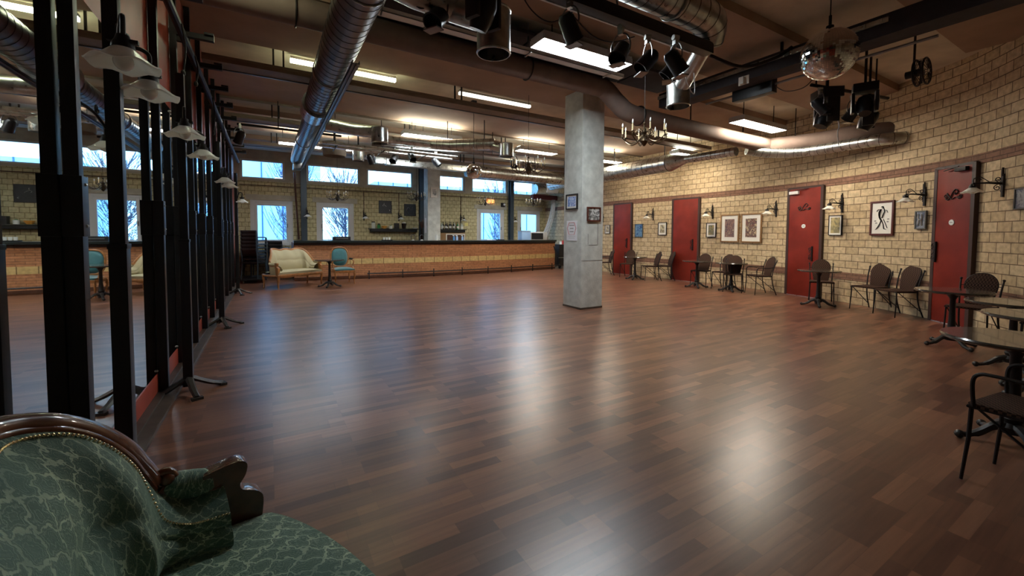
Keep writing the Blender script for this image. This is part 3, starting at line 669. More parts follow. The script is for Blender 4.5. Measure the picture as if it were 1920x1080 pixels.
# flat / spiral duct near back wall
e = thing('ventilation_duct', 'long galvanised duct parallel to the back wall behind the small disco ball', 'duct')
b = B(); b.box(2.9, 5.4, 11.9, 12.1, 3.36, 3.54); b.box(2.6, 2.9, 11.93, 12.07, 3.38, 3.56); b.build('flat_section', 'galv', e, bevel=.01)
duct(e, [(5.4, 12.0, 3.40), (9.6, 12.0, 3.40)], .19, 'duct_run', 'galv', .2)
b = B()
for x in (3.3, 4.4, 6, 8): b.bar((x, 12, 3.5), (x, 12, CZ), .016)
b.build('hanger', 'iron', e)
e = thing('ventilation_duct', 'galvanised branch duct with outlet can over the middle of the room, left of the pillar', 'duct')
duct(e, [(3.4, 9.55, 3.56), (3.75, 9.25, 3.52), (4.6, 8.6, 3.52)], .13, 'duct_run', 'galv', .16)
b = B(); b.tube([(2.3, 9.6, 3.56), (3.4, 9.55, 3.56)], .11, 18); b.build('straight_run', 'galv', e)
can(e, 4.76, 8.33, 3.2, 3.50, .16)
b = B(); b.tube([(4.5, 8.68, 3.52), (4.7, 8.5, 3.44), (4.76, 8.36, 3.38)], .12, 18); b.build('elbow', 'galv', e)
b = B(); b.bar((3.7, 9.3, 3.6), (3.7, 9.3, CZ), .016); b.bar((4.4, 8.75, 3.6), (4.4, 8.75, CZ), .016); b.build('hanger', 'iron', e)
e = thing('ventilation_duct', 'white ended round duct in the far right corner by the plastic curtain', 'duct')
duct(e, [(9.5, 14.2, 3.28), (11.0, 14.2, 3.36)], .20, 'duct_run', 'galv', 0)
b = B(); b.box(9.95, 10.5, 13.97, 14.05, 3.15, 3.5); b.build('access_plate', 'lamp_housing', e)
for (x, y, lb, m_) in ((2.05, 11.4, 'small shiny outlet can hanging before the back windows, left of the centre', 'galv'), (1.42, 11.0, 'dark brown drum shaped outlet hanging left of the small shiny can', 'beam_paint')):
    e = thing('outlet_can', lb, 'air outlet', (x, y, 0)); r = .15 if m_ == 'galv' else .28
    b = B(); b.lathe([(0, 3.62), (r, 3.62), (r * .95, 3.32), (r * .9, 3.30), (r * .9, 3.6), (0, 3.6)], 0, 0, 28, cap=False); b.build('can_body', m_, e)
    b = B(); b.tube([(0, 0, 3.6), (0, 0, CZ)], .02, 8); b.build('drop_rod', 'iron', e)
# parallel conduits beneath branch A
e = thing('conduit_rack', 'pair of white round conduits running across under the left branch duct', 'pipe')
for dy, z in ((0, 3.33), (.35, 3.33), (.62, 3.37)):
    b = B(); b.tube([(1.0, 9.6 + dy, z), (4.1, 9.65 + dy, z)], .03, 10); b.build('conduit', 'galv', e)
b = B()
for x in (1.3, 2.3, 3.3): b.bar((x, 9.6, 3.3), (x, 10.3, 3.3), .02); b.bar((x, 9.9, 3.3), (x, 9.9, CZ), .014)
b.build('hanger', 'iron', e)
# cable tray beyond the big lamp
e = thing('cable_tray', 'white cable tray running across behind the large lit ceiling lamp', 'tray')
b = B(); b.box(.95, 4.7, 4.62, 4.74, 3.80, 3.81); b.box(.95, 4.7, 4.62, 4.625, 3.80, 3.85); b.box(.95, 4.7, 4.735, 4.74, 3.80, 3.85); b.build('tray_body', 'white_plastic', e)
b = B()
for x in (1.6, 3.0, 4.4): b.bar((x, 4.6, 3.79), (x, 4.76, 3.79), .02); b.bar((x, 4.68, 3.8), (x, 4.68, CZ), .012)
b.build('hanger', 'galv', e)
# black beam along Y at right, with perforated rail
e = thing('overhead_track', 'heavy black rectangular trunk with perforated pale rail, running over the right side toward the camera', 'beam')
b = B(); b.box(6.0, 6.32, -.6, 5.05, 3.66, 3.90); b.build('trunk_body', 'slate_panel', e, bevel=.006)
b = B()
b.box(5.965, 6.0, 1.9, 5.05, 3.84, 3.85); b.box(5.965, 5.97, 1.9, 5.05, 3.79, 3.85)
for q in range(20): b.box(5.95, 5.968, 1.95 + q * .155, 2.05 + q * .155, 3.80, 3.84)
b.build('perforated_rail', 'galv', e)
b = B(); b.tube([(6.40, 1.6, 3.62), (6.40, 4.4, 3.62)], .018, 8); b.build('side_tube', 'galv_dark', e)
b = B(); b.box(6.32, 6.46, 3.3, 3.9, 3.5, 3.72); b.build('power_box', 'black_metal', e, bevel=.01)
b = B(); b.box(5.985, 5.998, 3.45, 3.6, 3.60, 3.72); b.box(5.93, 5.99, 3.5, 3.56, 3.6, 3.7); b.build('white_label', 'label_white', e)
b = B()
for y in (.2, 1.6, 3.1, 4.7): b.bar((6.16, y, 3.88), (6.16, y, CZ), .03)
b.build('hanger', 'iron', e)

# ------------------------------------------------------------------ fluorescent lamps
def lamp(x0, x1, yc, z, lb, glow='tube_glow', w=.30, group='boxed fluorescent ceiling lamps'):
    e = thing('fluorescent_lamp', lb, 'lamp', ((x0 + x1) / 2, yc, z), 0, group); h = (x1 - x0) / 2
    b = B(); b.box(-h, h, -w / 2, w / 2, .03, .08);
    b = B(); b.box(-h, h, -w / 2, w / 2, .045, .10); b.box(-h, h, -w / 2 - .012, -w / 2, -.004, .07); b.box(-h, h, w / 2, w / 2 + .012, -.004, .07); b.box(-h - .012, -h, -w / 2, w / 2, -.004, .07); b.box(h, h + .012, -w / 2, w / 2, -.004, .07)
    b.build('lamp_housing', 'lamp_housing', e)
    b = B(); b.box(-h, h, -w / 2, w / 2, 0, .012); b.build('diffuser', glow, e)
    if yc > 6: b = B(); b.box(-h * .96, h * .96, -w * .3, w * .3, .102, .112); b.build('added_top_glow', 'added_uplight', e)  # glowing plate added on the closed housing to brighten the ceiling above
    for s in (-1, 1): b = B(); b.bar((s * h * .7, 0, .09), (s * h * .7, 0, CZ - z), .012); b.build('suspension_rod', 'iron', e)
    return e
lamp(2.93, 4.43, 4.36, 3.80, 'large brightly lit fluorescent lamp at top centre above the dance floor')
lamp(8.05, 9.65, 4.86, 3.68, 'lit fluorescent lamp near the right wall, left of the black stage light cluster', 'tube_glow_warm')
lamp(2.76, 4.20, 9.75, 3.75, 'lit fluorescent lamp between the two shiny outlet cans in the middle of the room')
lamp(6.0, 7.25, 9.85, 3.75, 'lit fluorescent lamp just left of the concrete pillar, behind the chandelier', 'tube_glow_warm')
lamp(.26, .80, 12.2, 3.72, 'short lit fluorescent lamp left of the dark spiral duct end')
lamp(.98, 1.25, 12.2, 3.70, 'tiny lit fluorescent lamp right behind the dark spiral duct')
lamp(1.5, 2.0, 12.1, 3.70, 'lit fluorescent lamp behind the brown drum outlet')
lamp(8.6, 9.75, 9.75, 3.72, 'lit fluorescent lamp just right of the concrete pillar', 'tube_glow_warm')
lamp(9.5, 10.3, 7.45, 3.62, 'lit fluorescent lamp above the cone of the galvanised wall duct', 'tube_glow_warm')
lamp(7.8, 9.0, 13.2, 3.55, 'lit fluorescent lamp hanging in front of the right back windows')
def strip(x0, x1, y, z, lb, g):
    e = thing('strip_light', lb, 'lamp', ((x0 + x1) / 2, y, z), 0, 'long strip lights beside the box beam'); h = (x1 - x0) / 2
    b = B(); b.box(-h, h, -.03, .05, .05, .09); b.build('housing', 'lamp_housing', e)
    b = B(); b.box(-h, h, -.03, .04, 0, .05); b.build('tube_cover', g, e, bevel=.006)
strip(.33, 1.95, 7.32, 4.05, 'greenish lit strip light on the ceiling behind the dark spiral duct', 'strip_glow')
strip(3.15, 4.75, 7.32, 4.05, 'unlit looking strip light on the ceiling left of the pillar head', 'strip_dim')
strip(-3.1 + 2.6, .05, 4.55, 4.06, 'added greenish strip light, out of view, brightening the ceiling close to the mirror wall', 'strip_glow')  # unseen strip added above the view to brighten the left ceiling

# ------------------------------------------------------------------ concrete pillars
def pillar(x0, x1, y0, y1, lb):
    e = thing('concrete_pillar', lb, 'pillar', ((x0 + x1) / 2, (y0 + y1) / 2, 0)); w, d = (x1 - x0) / 2, (y1 - y0) / 2
    b = B(); b.box(-w, w, -d, d, 0, CZ); b.build('shaft', 'concrete', e, bevel=.012)
    b = B(); b.box(-w - .006, w + .006, -d - .006, d + .006, 0, .035); b.build('dark_foot', 'step_wood', e, bevel=.004)  # darker band around the bottom of the shaft
    return e
pl = pillar(4.99, 5.52, 5.91, 6.44, 'square concrete pillar standing on the dance floor with two framed pictures and a notice')
b = B(); y = -.267
b.box(-.11, -.10, y - .002, y, 1.22, 1.42); b.box(.13, .142, y - .002, y, 1.22, 1.62); b.box(-.09, .14, y - .002, y, 1.205, 1.215); b.box(-.26, .26, y - .002, y, .915, .922)
b.build('surface_groove', 'ink_grey', pl)
pillar(5.02, 5.50, 14.55, 15.0, 'concrete pillar behind the bar with a small yellowish picture')
for x, lb in ((1.04, 'dark blue steel column between the two left back windows'), (5.17, 'dark steel column behind the bar beside the far concrete pillar'), (9.24, 'dark blue steel column between the two right back windows')):
    e = thing('steel_column', lb, 'column', (x, 15.72, 0), 0, 'dark steel columns along the back wall')
    b = B(); b.box(-.09, .09, -.09, -.075, 0, CZ); b.box(-.09, .09, .075, .09, 0, CZ); b.box(-.012, .012, -.08, .08, 0, CZ); b.build('shaft', 'blue_steel', e)
    b = B(); b.box(-.14, .14, -.12, .12, 0, .02); b.build('base_plate', 'blue_steel', e)
# conduit along back wall
e = thing('wall_conduit', 'thin dark conduit running along the back wall under the high windows', 'pipe', (0, BY - .02, 0))
b = B(); b.tube([(-.8, 0, 2.98), (11.2, 0, 2.98)], .014, 6)
b.build('main_run', 'wood_dark', e)
for x in (3.05, 4.35, 6.95):
    b = B(); b.tube([(x, 0, 2.98), (x, 0, 2.2)], .012, 6); b.build('drop', 'wood_dark', e)
e = thing('heating_pipe', 'brown sloping pipe coming down beside the left back window', 'pipe')
b = B(); b.tube([(.75, 15.3, 3.4), (.80, 15.7, 2.6), (.88, 15.85, 1.2)], .03, 8); b.build('pipe_run', 'wood_dark', e)

# ------------------------------------------------------------------ bar
def by(x): return 13.66 - .42 * math.sin(PI * min(1, max(0, (x - .6) / 9.6)))
e = thing('bar_counter', 'long brick fronted bar with black counter top and a yellow block course', 'bar')
xs = [.62 + 9.5 * i / 24 for i in range(25)]
def barstrip(z0, z1, f0, f1, name, m, bev=0):
    b = B(); V = []
    for x in xs: V.append([b.bm.verts.new(p) for p in ((x, by(x) + f0, z0), (x, by(x) + f0, z1), (x, by(x) + f1, z1), (x, by(x) + f1, z0))])
    zz = (z0, z1, z1, z0); ff = (f0, f0, f1, f1)
    for i in range(24):
        for j in range(4):
            k2 = (j + 1) % 4; f = b.bm.faces.new((V[i][j], V[i][k2], V[i + 1][k2], V[i + 1][j]))
            for l, (a, c) in zip(f.loops, ((i, j), (i, k2), (i + 1, k2), (i + 1, j))): l[b.uv].uv = (xs[a], zz[c] if j % 2 == 0 else ff[c])
    b.bm.faces.new(V[0]); b.bm.faces.new(list(reversed(V[-1]))); return b.build(name, m, e, bevel=bev)
barstrip(0, .46, 0, .25, 'lower_brickwork', 'red_brick'); barstrip(.46, .63, -.004, .25, 'block_course', 'pale_block'); barstrip(.63, 1.05, 0, .25, 'upper_brickwork', 'red_brick')
barstrip(1.05, 1.12, -.03, .25, 'fascia', 'bar_fascia'); barstrip(1.12, 1.185, -.12, .55, 'countertop', 'counter_black', .004)
barstrip(.02, .10, -.03, 0, 'kick_strip', 'wood_dark')
b = B()
for i in range(7): x = 1.9 + i * 1.3; b.box(x - .06, x + .06, by(x) - .08, by(x) - .03, 1.10, 1.12)
b.build('bag_hook', 'iron', e)
b = B(); b.box(.62, .84, by(.6) + .25, 15.2, 0, 1.12); b.build('end_panel', 'red_brown_brick', e)
e = thing('foot_rail', 'thin black foot rail on posts along the front of the bar', 'rail')
b = B(); b.tube([(x, by(x) - .22, .17) for x in xs if x > 2.3] + [(10.3, by(10.1) - .1, .19)], .018, 8); b.build('rail_tube', 'black_metal', e)
for i in range(8):
    x = 2.65 + i * 1.02; b = B(); b.bar((x, by(x) - .22, 0), (x, by(x) - .22, .26), .026); b.bar((x, by(x) - .22, .17), (x, by(x) - .01, .17), .016); b.build('rail_post', 'black_metal', e)
b = B(); b.tube(cr_spline([(9.95, 13.5, .95), (10.03, 13.45, .6), (10.05, 13.47, .1)], 5), .02, 6); tag(b.build('black_hose', 'black_metal'), 'black hose hanging down the right end of the bar front', 'hose')

# ------------------------------------------------------------------ bar equipment
def bottle_proto(m, h, r, lbl=True):
    e = thing('bottle', '', 'bottle')
    b = B(); b.lathe([(0, 0), (r, 0), (r, h * .55), (r * .9, h * .63), (r * .35, h * .75), (r * .32, h * .97), (0, h * .97)], 0, 0, 12, cap=False); b.build('glass_body', m, e)
    b = B(); b.lathe([(0, h * .95), (r * .4, h * .95), (r * .4, h * 1.02), (0, h * 1.02)], 0, 0, 10, cap=False); b.build('cap', 'iron', e)
    if lbl: b = B(); b.lathe([(r * 1.02, h * .15), (r * 1.02, h * .45)], 0, 0, 12, cap=False); b.build('paper_label', 'label_white', e)
    return e
def shelf(x0, x1, y, z, lb):
    e = thing('wall_shelf', lb, 'shelf', (x0, y, z))
    b = B(); b.box(0, x1 - x0, -.28, 0, -.03, 0); b.build('board', 'counter_black', e, bevel=.004)
    b = B(); b.box(.05, x1 - x0 - .05, -.24, -.02, -.12, -.03); b.build('lower_box', 'frame_black', e, bevel=.01)
shelf(3.2, 5.05, BY, 1.60, 'long black wall shelf behind the bar carrying jars and pots'); shelf(5.55, 7.1, BY, 1.60, 'black wall shelf right of the far pillar carrying liquor bottles')
protos = [bottle_proto('dark_glass', .30, .04), bottle_proto('clear_jar', .27, .04), bottle_proto('green_glass', .30, .038), bottle_proto('dark_glass', .24, .045)]
random.seed(3); used = set()
desc = ['dark', 'clear', 'green', 'squat dark']
for i in range(17):
    q = [1, 1, 2, 1, 1, 1, 0, 0, 3, 0, 0, 0, 1, 2, 1, 1, 1][i]; x = 5.62 + i * .085; yy = BY - .09 - .09 * (i % 2)
    lb = f'{desc[q]} liquor bottle on the right wall shelf, ' + ('leftmost of the row' if i == 0 else 'rightmost of the row' if i == 16 else ['', 'second', 'third', 'fourth', 'fifth', 'sixth', 'seventh', 'eighth', 'ninth', 'tenth', 'eleventh', 'twelfth', 'thirteenth', 'fourteenth', 'fifteenth', 'sixteenth'][i] + ' from the left')
    if q not in used: used.add(q); o = protos[q]; o.location = (x, yy, 1.6); o['label'] = lb; o['group'] = 'liquor bottles on the shelf'
    else: dup(protos[q], (x, yy, 1.6), 0, lb, 'liquor bottles on the shelf')
def simple(name, prof, m, loc, lb, cat, n=20, group=None, lid=None):
    e = thing(name, lb, cat, loc, 0, group); b = B(); b.lathe(prof, 0, 0, n, cap=False); b.build('body', m, e)
    if lid: b = B(); b.lathe(lid[0], 0, 0, n, cap=False); b.build('lid', lid[1], e)
    return e
cyl = lambda r, h, r2=None: [(0, 0), (r, 0), ((r2 or r), h), (0, h)]
simple('storage_jar', cyl(.07, .22), 'clear_jar', (3.36, 15.85, 1.6), 'tall glass jar with black lid at the left end of the jar shelf', 'jar', lid=([(0, .22), (.06, .22), (.06, .26), (0, .26)], 'iron'))
simple('storage_jar', cyl(.06, .14), 'green_glass', (3.56, 15.85, 1.6), 'small green jar with dark lid on the jar shelf', 'jar', lid=([(0, .14), (.045, .14), (.045, .19), (0, .19)], 'iron'))
simple('fruit_bowl', [(0, 0), (.05, 0), (.10, .07), (.11, .10), (.09, .10), (0, .03)], 'orange_fruit', (3.76, 15.84, 1.6), 'shallow orange bowl on the jar shelf', 'bowl')
simple('small_pot', cyl(.06, .11), 'label_white', (4.0, 15.85, 1.6), 'small pale pot with green spots on the jar shelf', 'pot', lid=([(0, .11), (.03, .11), (.03, .13), (0, .13)], 'green_glass'))
e = thing('black_box', 'square black box standing on the jar shelf', 'box', (4.22, 15.85, 1.6)); b = B(); b.box(-.08, .08, -.08, .08, 0, .20); b.build('box_body', 'frame_black', e, bevel=.008); b = B(); b.box(-.085, .085, -.085, .085, .19, .21); b.build('box_lid', 'iron', e)
simple('ice_bucket', [(0, 0), (.07, 0), (.095, .2), (.10, .21), (.08, .21), (0, .1)], 'dark_glass', (4.5, 15.84, 1.6), 'dark tapered bucket with pale contents on the jar shelf', 'bucket', lid=([(.0, .20), (.08, .20), (.06, .25), (0, .26)], 'label_white'))
simple('serving_plate', [(0, 0), (.05, 0), (.12, .04), (.11, .045), (0, .02)], 'milk_glass', (4.93, 15.8, 1.6), 'white shallow plate on the jar shelf beside the pillar', 'plate')
e = thing('dried_flowers', 'spiky brown dried flower bunch in a vase on the jar shelf', 'plant', (5.1 - .03, 15.42, 1.19))
b = B(); b.lathe([(0, 0), (.05, 0), (.07, .12), (.04, .3), (.045, .42), (0, .42)], 0, 0, 14, cap=False); b.build('vase', 'dark_glass', e)
b = B(); random.seed(5)
for i in range(34):
    a = random.uniform(0, 2 * PI); t_ = random.uniform(.05, .7); d = Vector((math.sin(t_) * math.cos(a), math.sin(t_) * math.sin(a) * .6, math.cos(t_))) * random.uniform(.25, .42); b.tube([(0, 0, .4), d + Vector((0, 0, .4))], [.003, .006], 4); b.ball(d + Vector((0, 0, .4)), .012, 6, 4)
b.build('flower_stems', 'wood_dark', e)
BT = 1.185
def bpos(x, f=.3): return (x, by(x) + f, BT)
e = thing('cup_tray', 'black oval tray with white cups on the bar left of centre', 'tray', bpos(3.3, .25)); b = B(); b.lathe([(0, 0), (.17, 0), (.19, .025), (0, .012)], 0, 0, 24, cap=False); b.build('tray', 'frame_black', e)
for i, (dx, lb) in enumerate(((-.09, 'left white cup on the black bar tray'), (0.0, 'middle white cup on the black bar tray'), (.09, 'right white cup on the black bar tray'))):
    simple('cup', [(0, 0), (.028, 0), (.036, .09), (.033, .09), (.025, .01), (0, .01)], 'milk_glass', (3.3 + dx, by(3.3) + .25 + .02 * i, BT + .014), lb, 'cup', 14, 'white cups on the bar tray')
for i, (x, lb) in enumerate(((4.18, 'left steel arch tap on the bar'), (4.48, 'right steel arch tap on the bar'))):
    e = thing('bar_tap', lb, 'tap', bpos(x, .35), 0, 'arch taps on the bar'); b = B(); b.tube([(.07 * math.cos(a * PI / 10), 0, .13 + .06 * math.sin(a * PI / 10)) for a in range(11)] , .009, 8); b.tube([(.07, 0, 0), (.07, 0, .13)], .009, 8); b.tube([(-.07, 0, .05), (-.07, 0, .13)], .009, 8); b.build('spout', 'galv_dark', e)
    b = B(); b.lathe([(0, 0), (.05, 0), (.03, .03), (0, .03)], 0, 0, 14, cap=False); b.build('tap_base', 'milk_glass', e)
e = thing('receipt_printer', 'flat black screen or register lying on the bar before the second window', 'register', bpos(1.95, .3)); b = B(); b.box(-.26, .26, -.15, .15, 0, .02); b.box(-.25, .25, -.12, .10, .02, .12); b.build('case', 'frame_black', e, bevel=.008); b = B(); b.box(-.18, .18, -.125, -.12, .05, .08); b.build('front_slot', 'galv_dark', e)
for i, (x, m_, lb) in enumerate(((5.62, 'blue_liquid', 'blue spray bottle on the bar by the far pillar, left of three'), (5.74, 'blue_plastic', 'pale blue spray bottle on the bar, middle of three'), (5.95, 'blue_plastic', 'pale blue spray bottle on the bar, right of three'))):
    e = thing('spray_bottle', lb, 'bottle', bpos(x, .3), 0, 'spray bottles on the bar'); b = B(); b.lathe([(0, 0), (.035, 0), (.038, .10), (.02, .14), (.015, .16), (0, .16)], 0, 0, 14, cap=False); b.build('bottle_body', m_, e); b = B(); b.box(-.05, .015, -.012, .012, .155, .185); b.build('spray_head', 'white_plastic', e)
e = thing('white_jug', 'white tilted jug on the bar left of the far pillar', 'jug', bpos(5.0 - .02, .3)); b = B(); b.lathe([(0, 0), (.045, 0), (.05, .1), (.035, .17), (.045, .2), (0, .19)], 0, 0, 14, cap=False); b.build('jug_body', 'white_plastic', e); b = B(); b.tube([(.04, 0, .15), (.09, 0, .12), (.045, 0, .04)], .008, 6); b.build('jug_handle', 'white_plastic', e)
e = thing('back_cabinet', 'brown wooden cabinet with a framed dark front under the bottle shelf', 'cabinet', (6.35, 15.6, 0)); b = B(); b.box(-.65, .55, -.2, .38, 0, 1.45); b.build('cabinet_body', 'oak_frame', e, bevel=.008)
b = B(); b.box(-.30, .52, -.22, -.2, 1.0, 1.42); b.build('cabinet_door', 'label_white', e); b = B(); b.box(-.26, .48, -.225, -.219, 1.0, 1.38); b.build('door_panel', 'wood_dark', e)
e = thing('small_tray', 'small black tray on the bar right of centre', 'tray', bpos(7.55, .3)); b = B(); b.lathe([(0, 0), (.16, 0), (.18, .03), (0, .015)], 0, 0, 20, cap=False); b.build('tray_body', 'frame_black', e)
e = thing('folded_cloth', 'flat white cloth lying on the bar below the bottle shelf', 'cloth', bpos(7.0, .25)); b = B(); b.box(-.11, .11, -.07, .07, 0, .02); b.box(-.09, .10, -.06, .05, .02, .035); b.build('cloth_layers', 'paper_white', e, bevel=.006)
e = thing('water_dispenser', 'pale blue plastic box standing on the bar before the right back windows', 'container', bpos(8.55 + .2, .35)); b = B(); b.box(-.22, .2, -.15, .15, 0, .36); b.build('box_body', 'blue_plastic', e, bevel=.015); b = B(); b.box(-.23, .21, -.16, .16, .355, .375); b.build('box_lid', 'window_white', e)
e = thing('microwave', 'white microwave with dark window on the bar at the right end', 'microwave', bpos(9.35, .35)); b = B(); b.box(-.38, .42, -.18, .18, 0, .33); b.build('case', 'window_white', e, bevel=.01)
b = B(); b.box(-.34, .22, -.19, -.18, .03, .28); b.build('oven_window', 'frame_black', e); b = B(); b.box(.27, .38, -.19, -.18, .04, .29); b.build('control_panel', 'lamp_housing', e)
b = B(); b.box(-.08, .08, 0, .012, 0, .14); tag(b.build('paper_note', 'yellow_note'), 'yellow paper note on the back wall right of the bottle shelf', 'note'); bpy.data.objects['paper_note'].location = (7.2, BY - .015, 1.75)
b = B(); b.box(-.17, .17, 0, .03, 0, .13); o = b.build('orange_sign', 'orange_glow'); o.location = (8.35, BY - .04, 2.78); tag(o, 'small glowing orange sign above the third low back window', 'sign')
e = thing('wall_speaker', 'small black and white camera like speaker on the back wall beside the right steel column', 'speaker', (8.95, BY - .12, 2.72)); b = B(); b.box(-.08, .08, 0, .12, -.08, .08); b.build('case', 'frame_black', e, bevel=.01); b = B(); b.ball((.02, -.02, 0), .05, 12, 8); b.build('cone', 'white_plastic', e)
# curtain, red steel beam, right end clutter
e = thing('plastic_curtain', 'gathered greyish translucent curtain hanging at the far right corner', 'curtain', (11.0, 14.9, 0))
def cf(u, v):
    z = 2.95 - 1.75 * v; w = .16 + .10 * abs(v - .0); a = u * 2 * PI
    return (-.05 + (-.55) * v * v + w * .5 * math.cos(a) * (1 + .25 * math.cos(7 * a)), w * .35 * math.sin(a) * (1 + .25 * math.cos(7 * a)), z)
b = B(); b.grid(cf, 48, 10, closeu=True); b.build('curtain_fabric', 'curtain', e)
b = B(); b.box(9.9, 11.2, 14.95, 15.15, 2.95, 3.15); tag(b.build('steel_lintel', 'dark_red_steel'), 'dark red steel beam in the far right corner under the round duct', 'beam')
e = thing('black_cart', 'black cabinet like cart right of the bar end with white cups on top', 'cart', (10.55, 13.9, 0)); b = B(); b.box(-.2, .25, -.25, .25, .1, 1.0); b.build('cart_body', 'frame_black', e, bevel=.01); b = B(); b.tube([(-.25, -.27, .45), (.3, -.27, .45)], .012, 6); b.build('push_bar', 'galv', e)
for sx in (-.15, .2):
    for sy in (-.2, .2): b = B(); b.tube([(sx - .012, sy, .05), (sx + .012, sy, .05)], .05, 12); b.build('caster', 'iron', e)
simple('paper_roll', cyl(.05, .12), 'paper_white', (10.5, 13.75, 1.0), 'white paper roll standing on the black cart', 'roll'); simple('red_can', cyl(.04, .16), 'sign_red', (10.64, 13.8, 1.0), 'red can standing on the black cart', 'can')

# ------------------------------------------------------------------ pictures
def picture(w, h, frame, fw, matw, artm, lb, loc, rz, extra=None, cat='picture', tilt=0):
    e = thing('framed_picture', lb, cat, loc, rz)
    if tilt: e.rotation_euler = (0, tilt, rz)
    b = B(); b.box(-w / 2, -w / 2 + fw, -.03, 0, -h / 2, h / 2); b.box(w / 2 - fw, w / 2, -.03, 0, -h / 2, h / 2); b.box(-w / 2 + fw, w / 2 - fw, -.03, 0, h / 2 - fw, h / 2); b.box(-w / 2 + fw, w / 2 - fw, -.03, 0, -h / 2, -h / 2 + fw); b.build('frame', frame, e, bevel=.003)
    b = B(); b.box(-w / 2 + fw, w / 2 - fw, -.016, -.004, -h / 2 + fw, h / 2 - fw); b.build('mat_board' if matw else 'print', 'paper' if matw else artm, e)
    if matw: b = B(); k_ = fw + matw; b.box(-w / 2 + k_, w / 2 - k_, -.019, -.015, -h / 2 + k_ * 1.05, h / 2 - k_); b.build('print', artm, e)
    if extra: extra(e)
    return e
art('art_blue', [(.01, .03, .09), (.03, .10, .25), (.16, .30, .45), (.01, .02, .05)], 5)
art('art_olive', [(.35, .27, .1), (.45, .36, .16), (.16, .15, .09), (.4, .33, .15)], 4)
art('art_figures', [(.10, .05, .05), (.28, .16, .12), (.07, .04, .06), (.5, .4, .24)], 7)
art('art_figures2', [(.08, .03, .03), (.25, .12, .08), (.05, .03, .04), (.55, .42, .25), (.12, .06, .05)], 8)
art('art_yellow', [(.5, .33, .05), (.3, .25, .12), (.1, .12, .10), (.6, .45, .15)], 6)
art('art_sepia', [(.5, .42, .25), (.55, .47, .3), (.12, .1, .08), (.5, .42, .25)], 3)
art('art_blackwhite', [(.6, .6, .57), (.65, .65, .62), (.02, .02, .02), (.6, .6, .57)], 6)
art('art_bluewhite', [(.05, .12, .45), (.6, .68, .8), (.08, .17, .5), (.7, .72, .8)], 8)
art('art_greyblue', [(.06, .07, .11), (.12, .14, .2), (.35, .36, .38), (.05, .06, .10)], 6)
art('art_chalk', [(.03, .03, .03), (.05, .05, .05), (.04, .04, .04), (.06, .06, .06)], 5)
def dancer(e):
    b = B()
    def st(p, r): b.tube([(x, -.0215, z) for x, z in [(q.x, q.z) for q in cr_spline([(a, 0, c) for a, c in p], 5)]], r, 8, flat=.18)
    b2 = [(-.01, .17), (-.04, .10), (-.03, .02), (.0, -.04)]
    st([(-.0, .21), (.02, .225), (.035, .20), (.01, .19)], .022); st(b2, .03); st([(.04, .19), (.06, .13), (.03, .06), (.01, .0)], .016)
    st([(-.10, .13), (-.06, .17), (.0, .16)], .012); st([(0, -.03), (-.03, -.11), (-.09, -.2)], .016); st([(0, -.03), (.04, -.12), (.055, -.2), (.09, -.21)], .014); st([(.04, -.02), (.08, -.1), (.12, -.19)], .010)
    st([(-.09, -.2), (-.12, -.215)], .010); st([(.03, .14), (.09, .15), (.12, .1)], .008)
    b.build('ink_drawing', 'ink', e)
    for x, z in ((-.13, -.05), (-.11, -.09), (.13, -.02), (.12, -.07)): b = B(); b.prism([(x + .022 * math.cos(k * PI / 5), z + .012 * math.sin(k * PI / 5)) for k in range(10)], -.020, -.015); b.build('ink_smudge', 'ink_grey', e)
def white_fig(e):
    b = B()
    def st(p, r): b.tube([(q.x, -.0215, q.z) for q in cr_spline([(a, 0, c) for a, c in p], 5)], r, 8, flat=.2)
    st([(-.03, .10), (-.035, .04), (-.02, -.02), (-.035, -.1)], .018); st([(.03, .10), (.035, .04), (.02, -.02), (.035, -.1)], .018); st([(-.02, .0), (.02, .0)], .03)
    b.build('pale_figures', 'paper', e)
def chalk(e, k):
    b = B()
    def st(p, r): b.tube([(q.x, -.033, q.z) for q in cr_spline([(a, 0, c) for a, c in p], 5)], r, 6, flat=.3)
    if k: st([(-.1, .08), (-.13, 0), (-.1, -.1), (-.07, -.12)], .012); st([(-.1, .08), (-.03, .09), (.0, .02), (.02, -.02)], .012); st([(.1, .12), (.04, .02), (-.03, -.03)], .008)
    else: st([(-.05, .15), (-.05, .1), (-.1, .06), (-.08, .03)], .012); st([(-.05, .08), (.0, .05), (.04, .02)], .014); st([(.14, -.1), (.17, -.12), (.15, -.14)], .012)
    b.build('chalk_figure', 'label_white', e)
def wpic(y0, y1, z0, z1, *a, **kw):
    ym = (y0 + y1) / 2; w = Vector((wx(y0) - wx(y1), y0 - y1, 0)).length
    return picture(w, z1 - z0, a[0], a[1], a[2], a[3], a[4], (wx(ym) - .012, ym, (z0 + z1) / 2), wang(ym), *a[5:], **kw)
wpic(11.63, 11.36, 1.45, 1.78, 'frame_grey', .02, .03, 'art_sepia', 'small narrow framed print on the block wall right beside the concrete pillar')
wpic(10.13, 9.78, 1.33, 1.79, 'frame_grey', .02, 0, 'art_blue', 'blue toned framed picture right of the first red door')
wpic(9.16, 8.83, 1.40, 1.82, 'frame_black', .02, .06, 'art_sepia', 'small framed print with two dark dots left of the second red door')
wpic(7.46, 7.15, 1.35, 1.77, 'frame_black', .018, .05, 'art_yellow', 'small yellow landscape framed in black beside the second red door')
wpic(7.02, 6.47, 1.22, 1.99, 'oak_frame', .035, .10, 'art_figures', 'left of the two large gold framed prints with white mats')
wpic(6.41, 5.83, 1.22, 1.99, 'oak_frame', .035, .10, 'art_figures2', 'right of the two large gold framed prints with white mats')
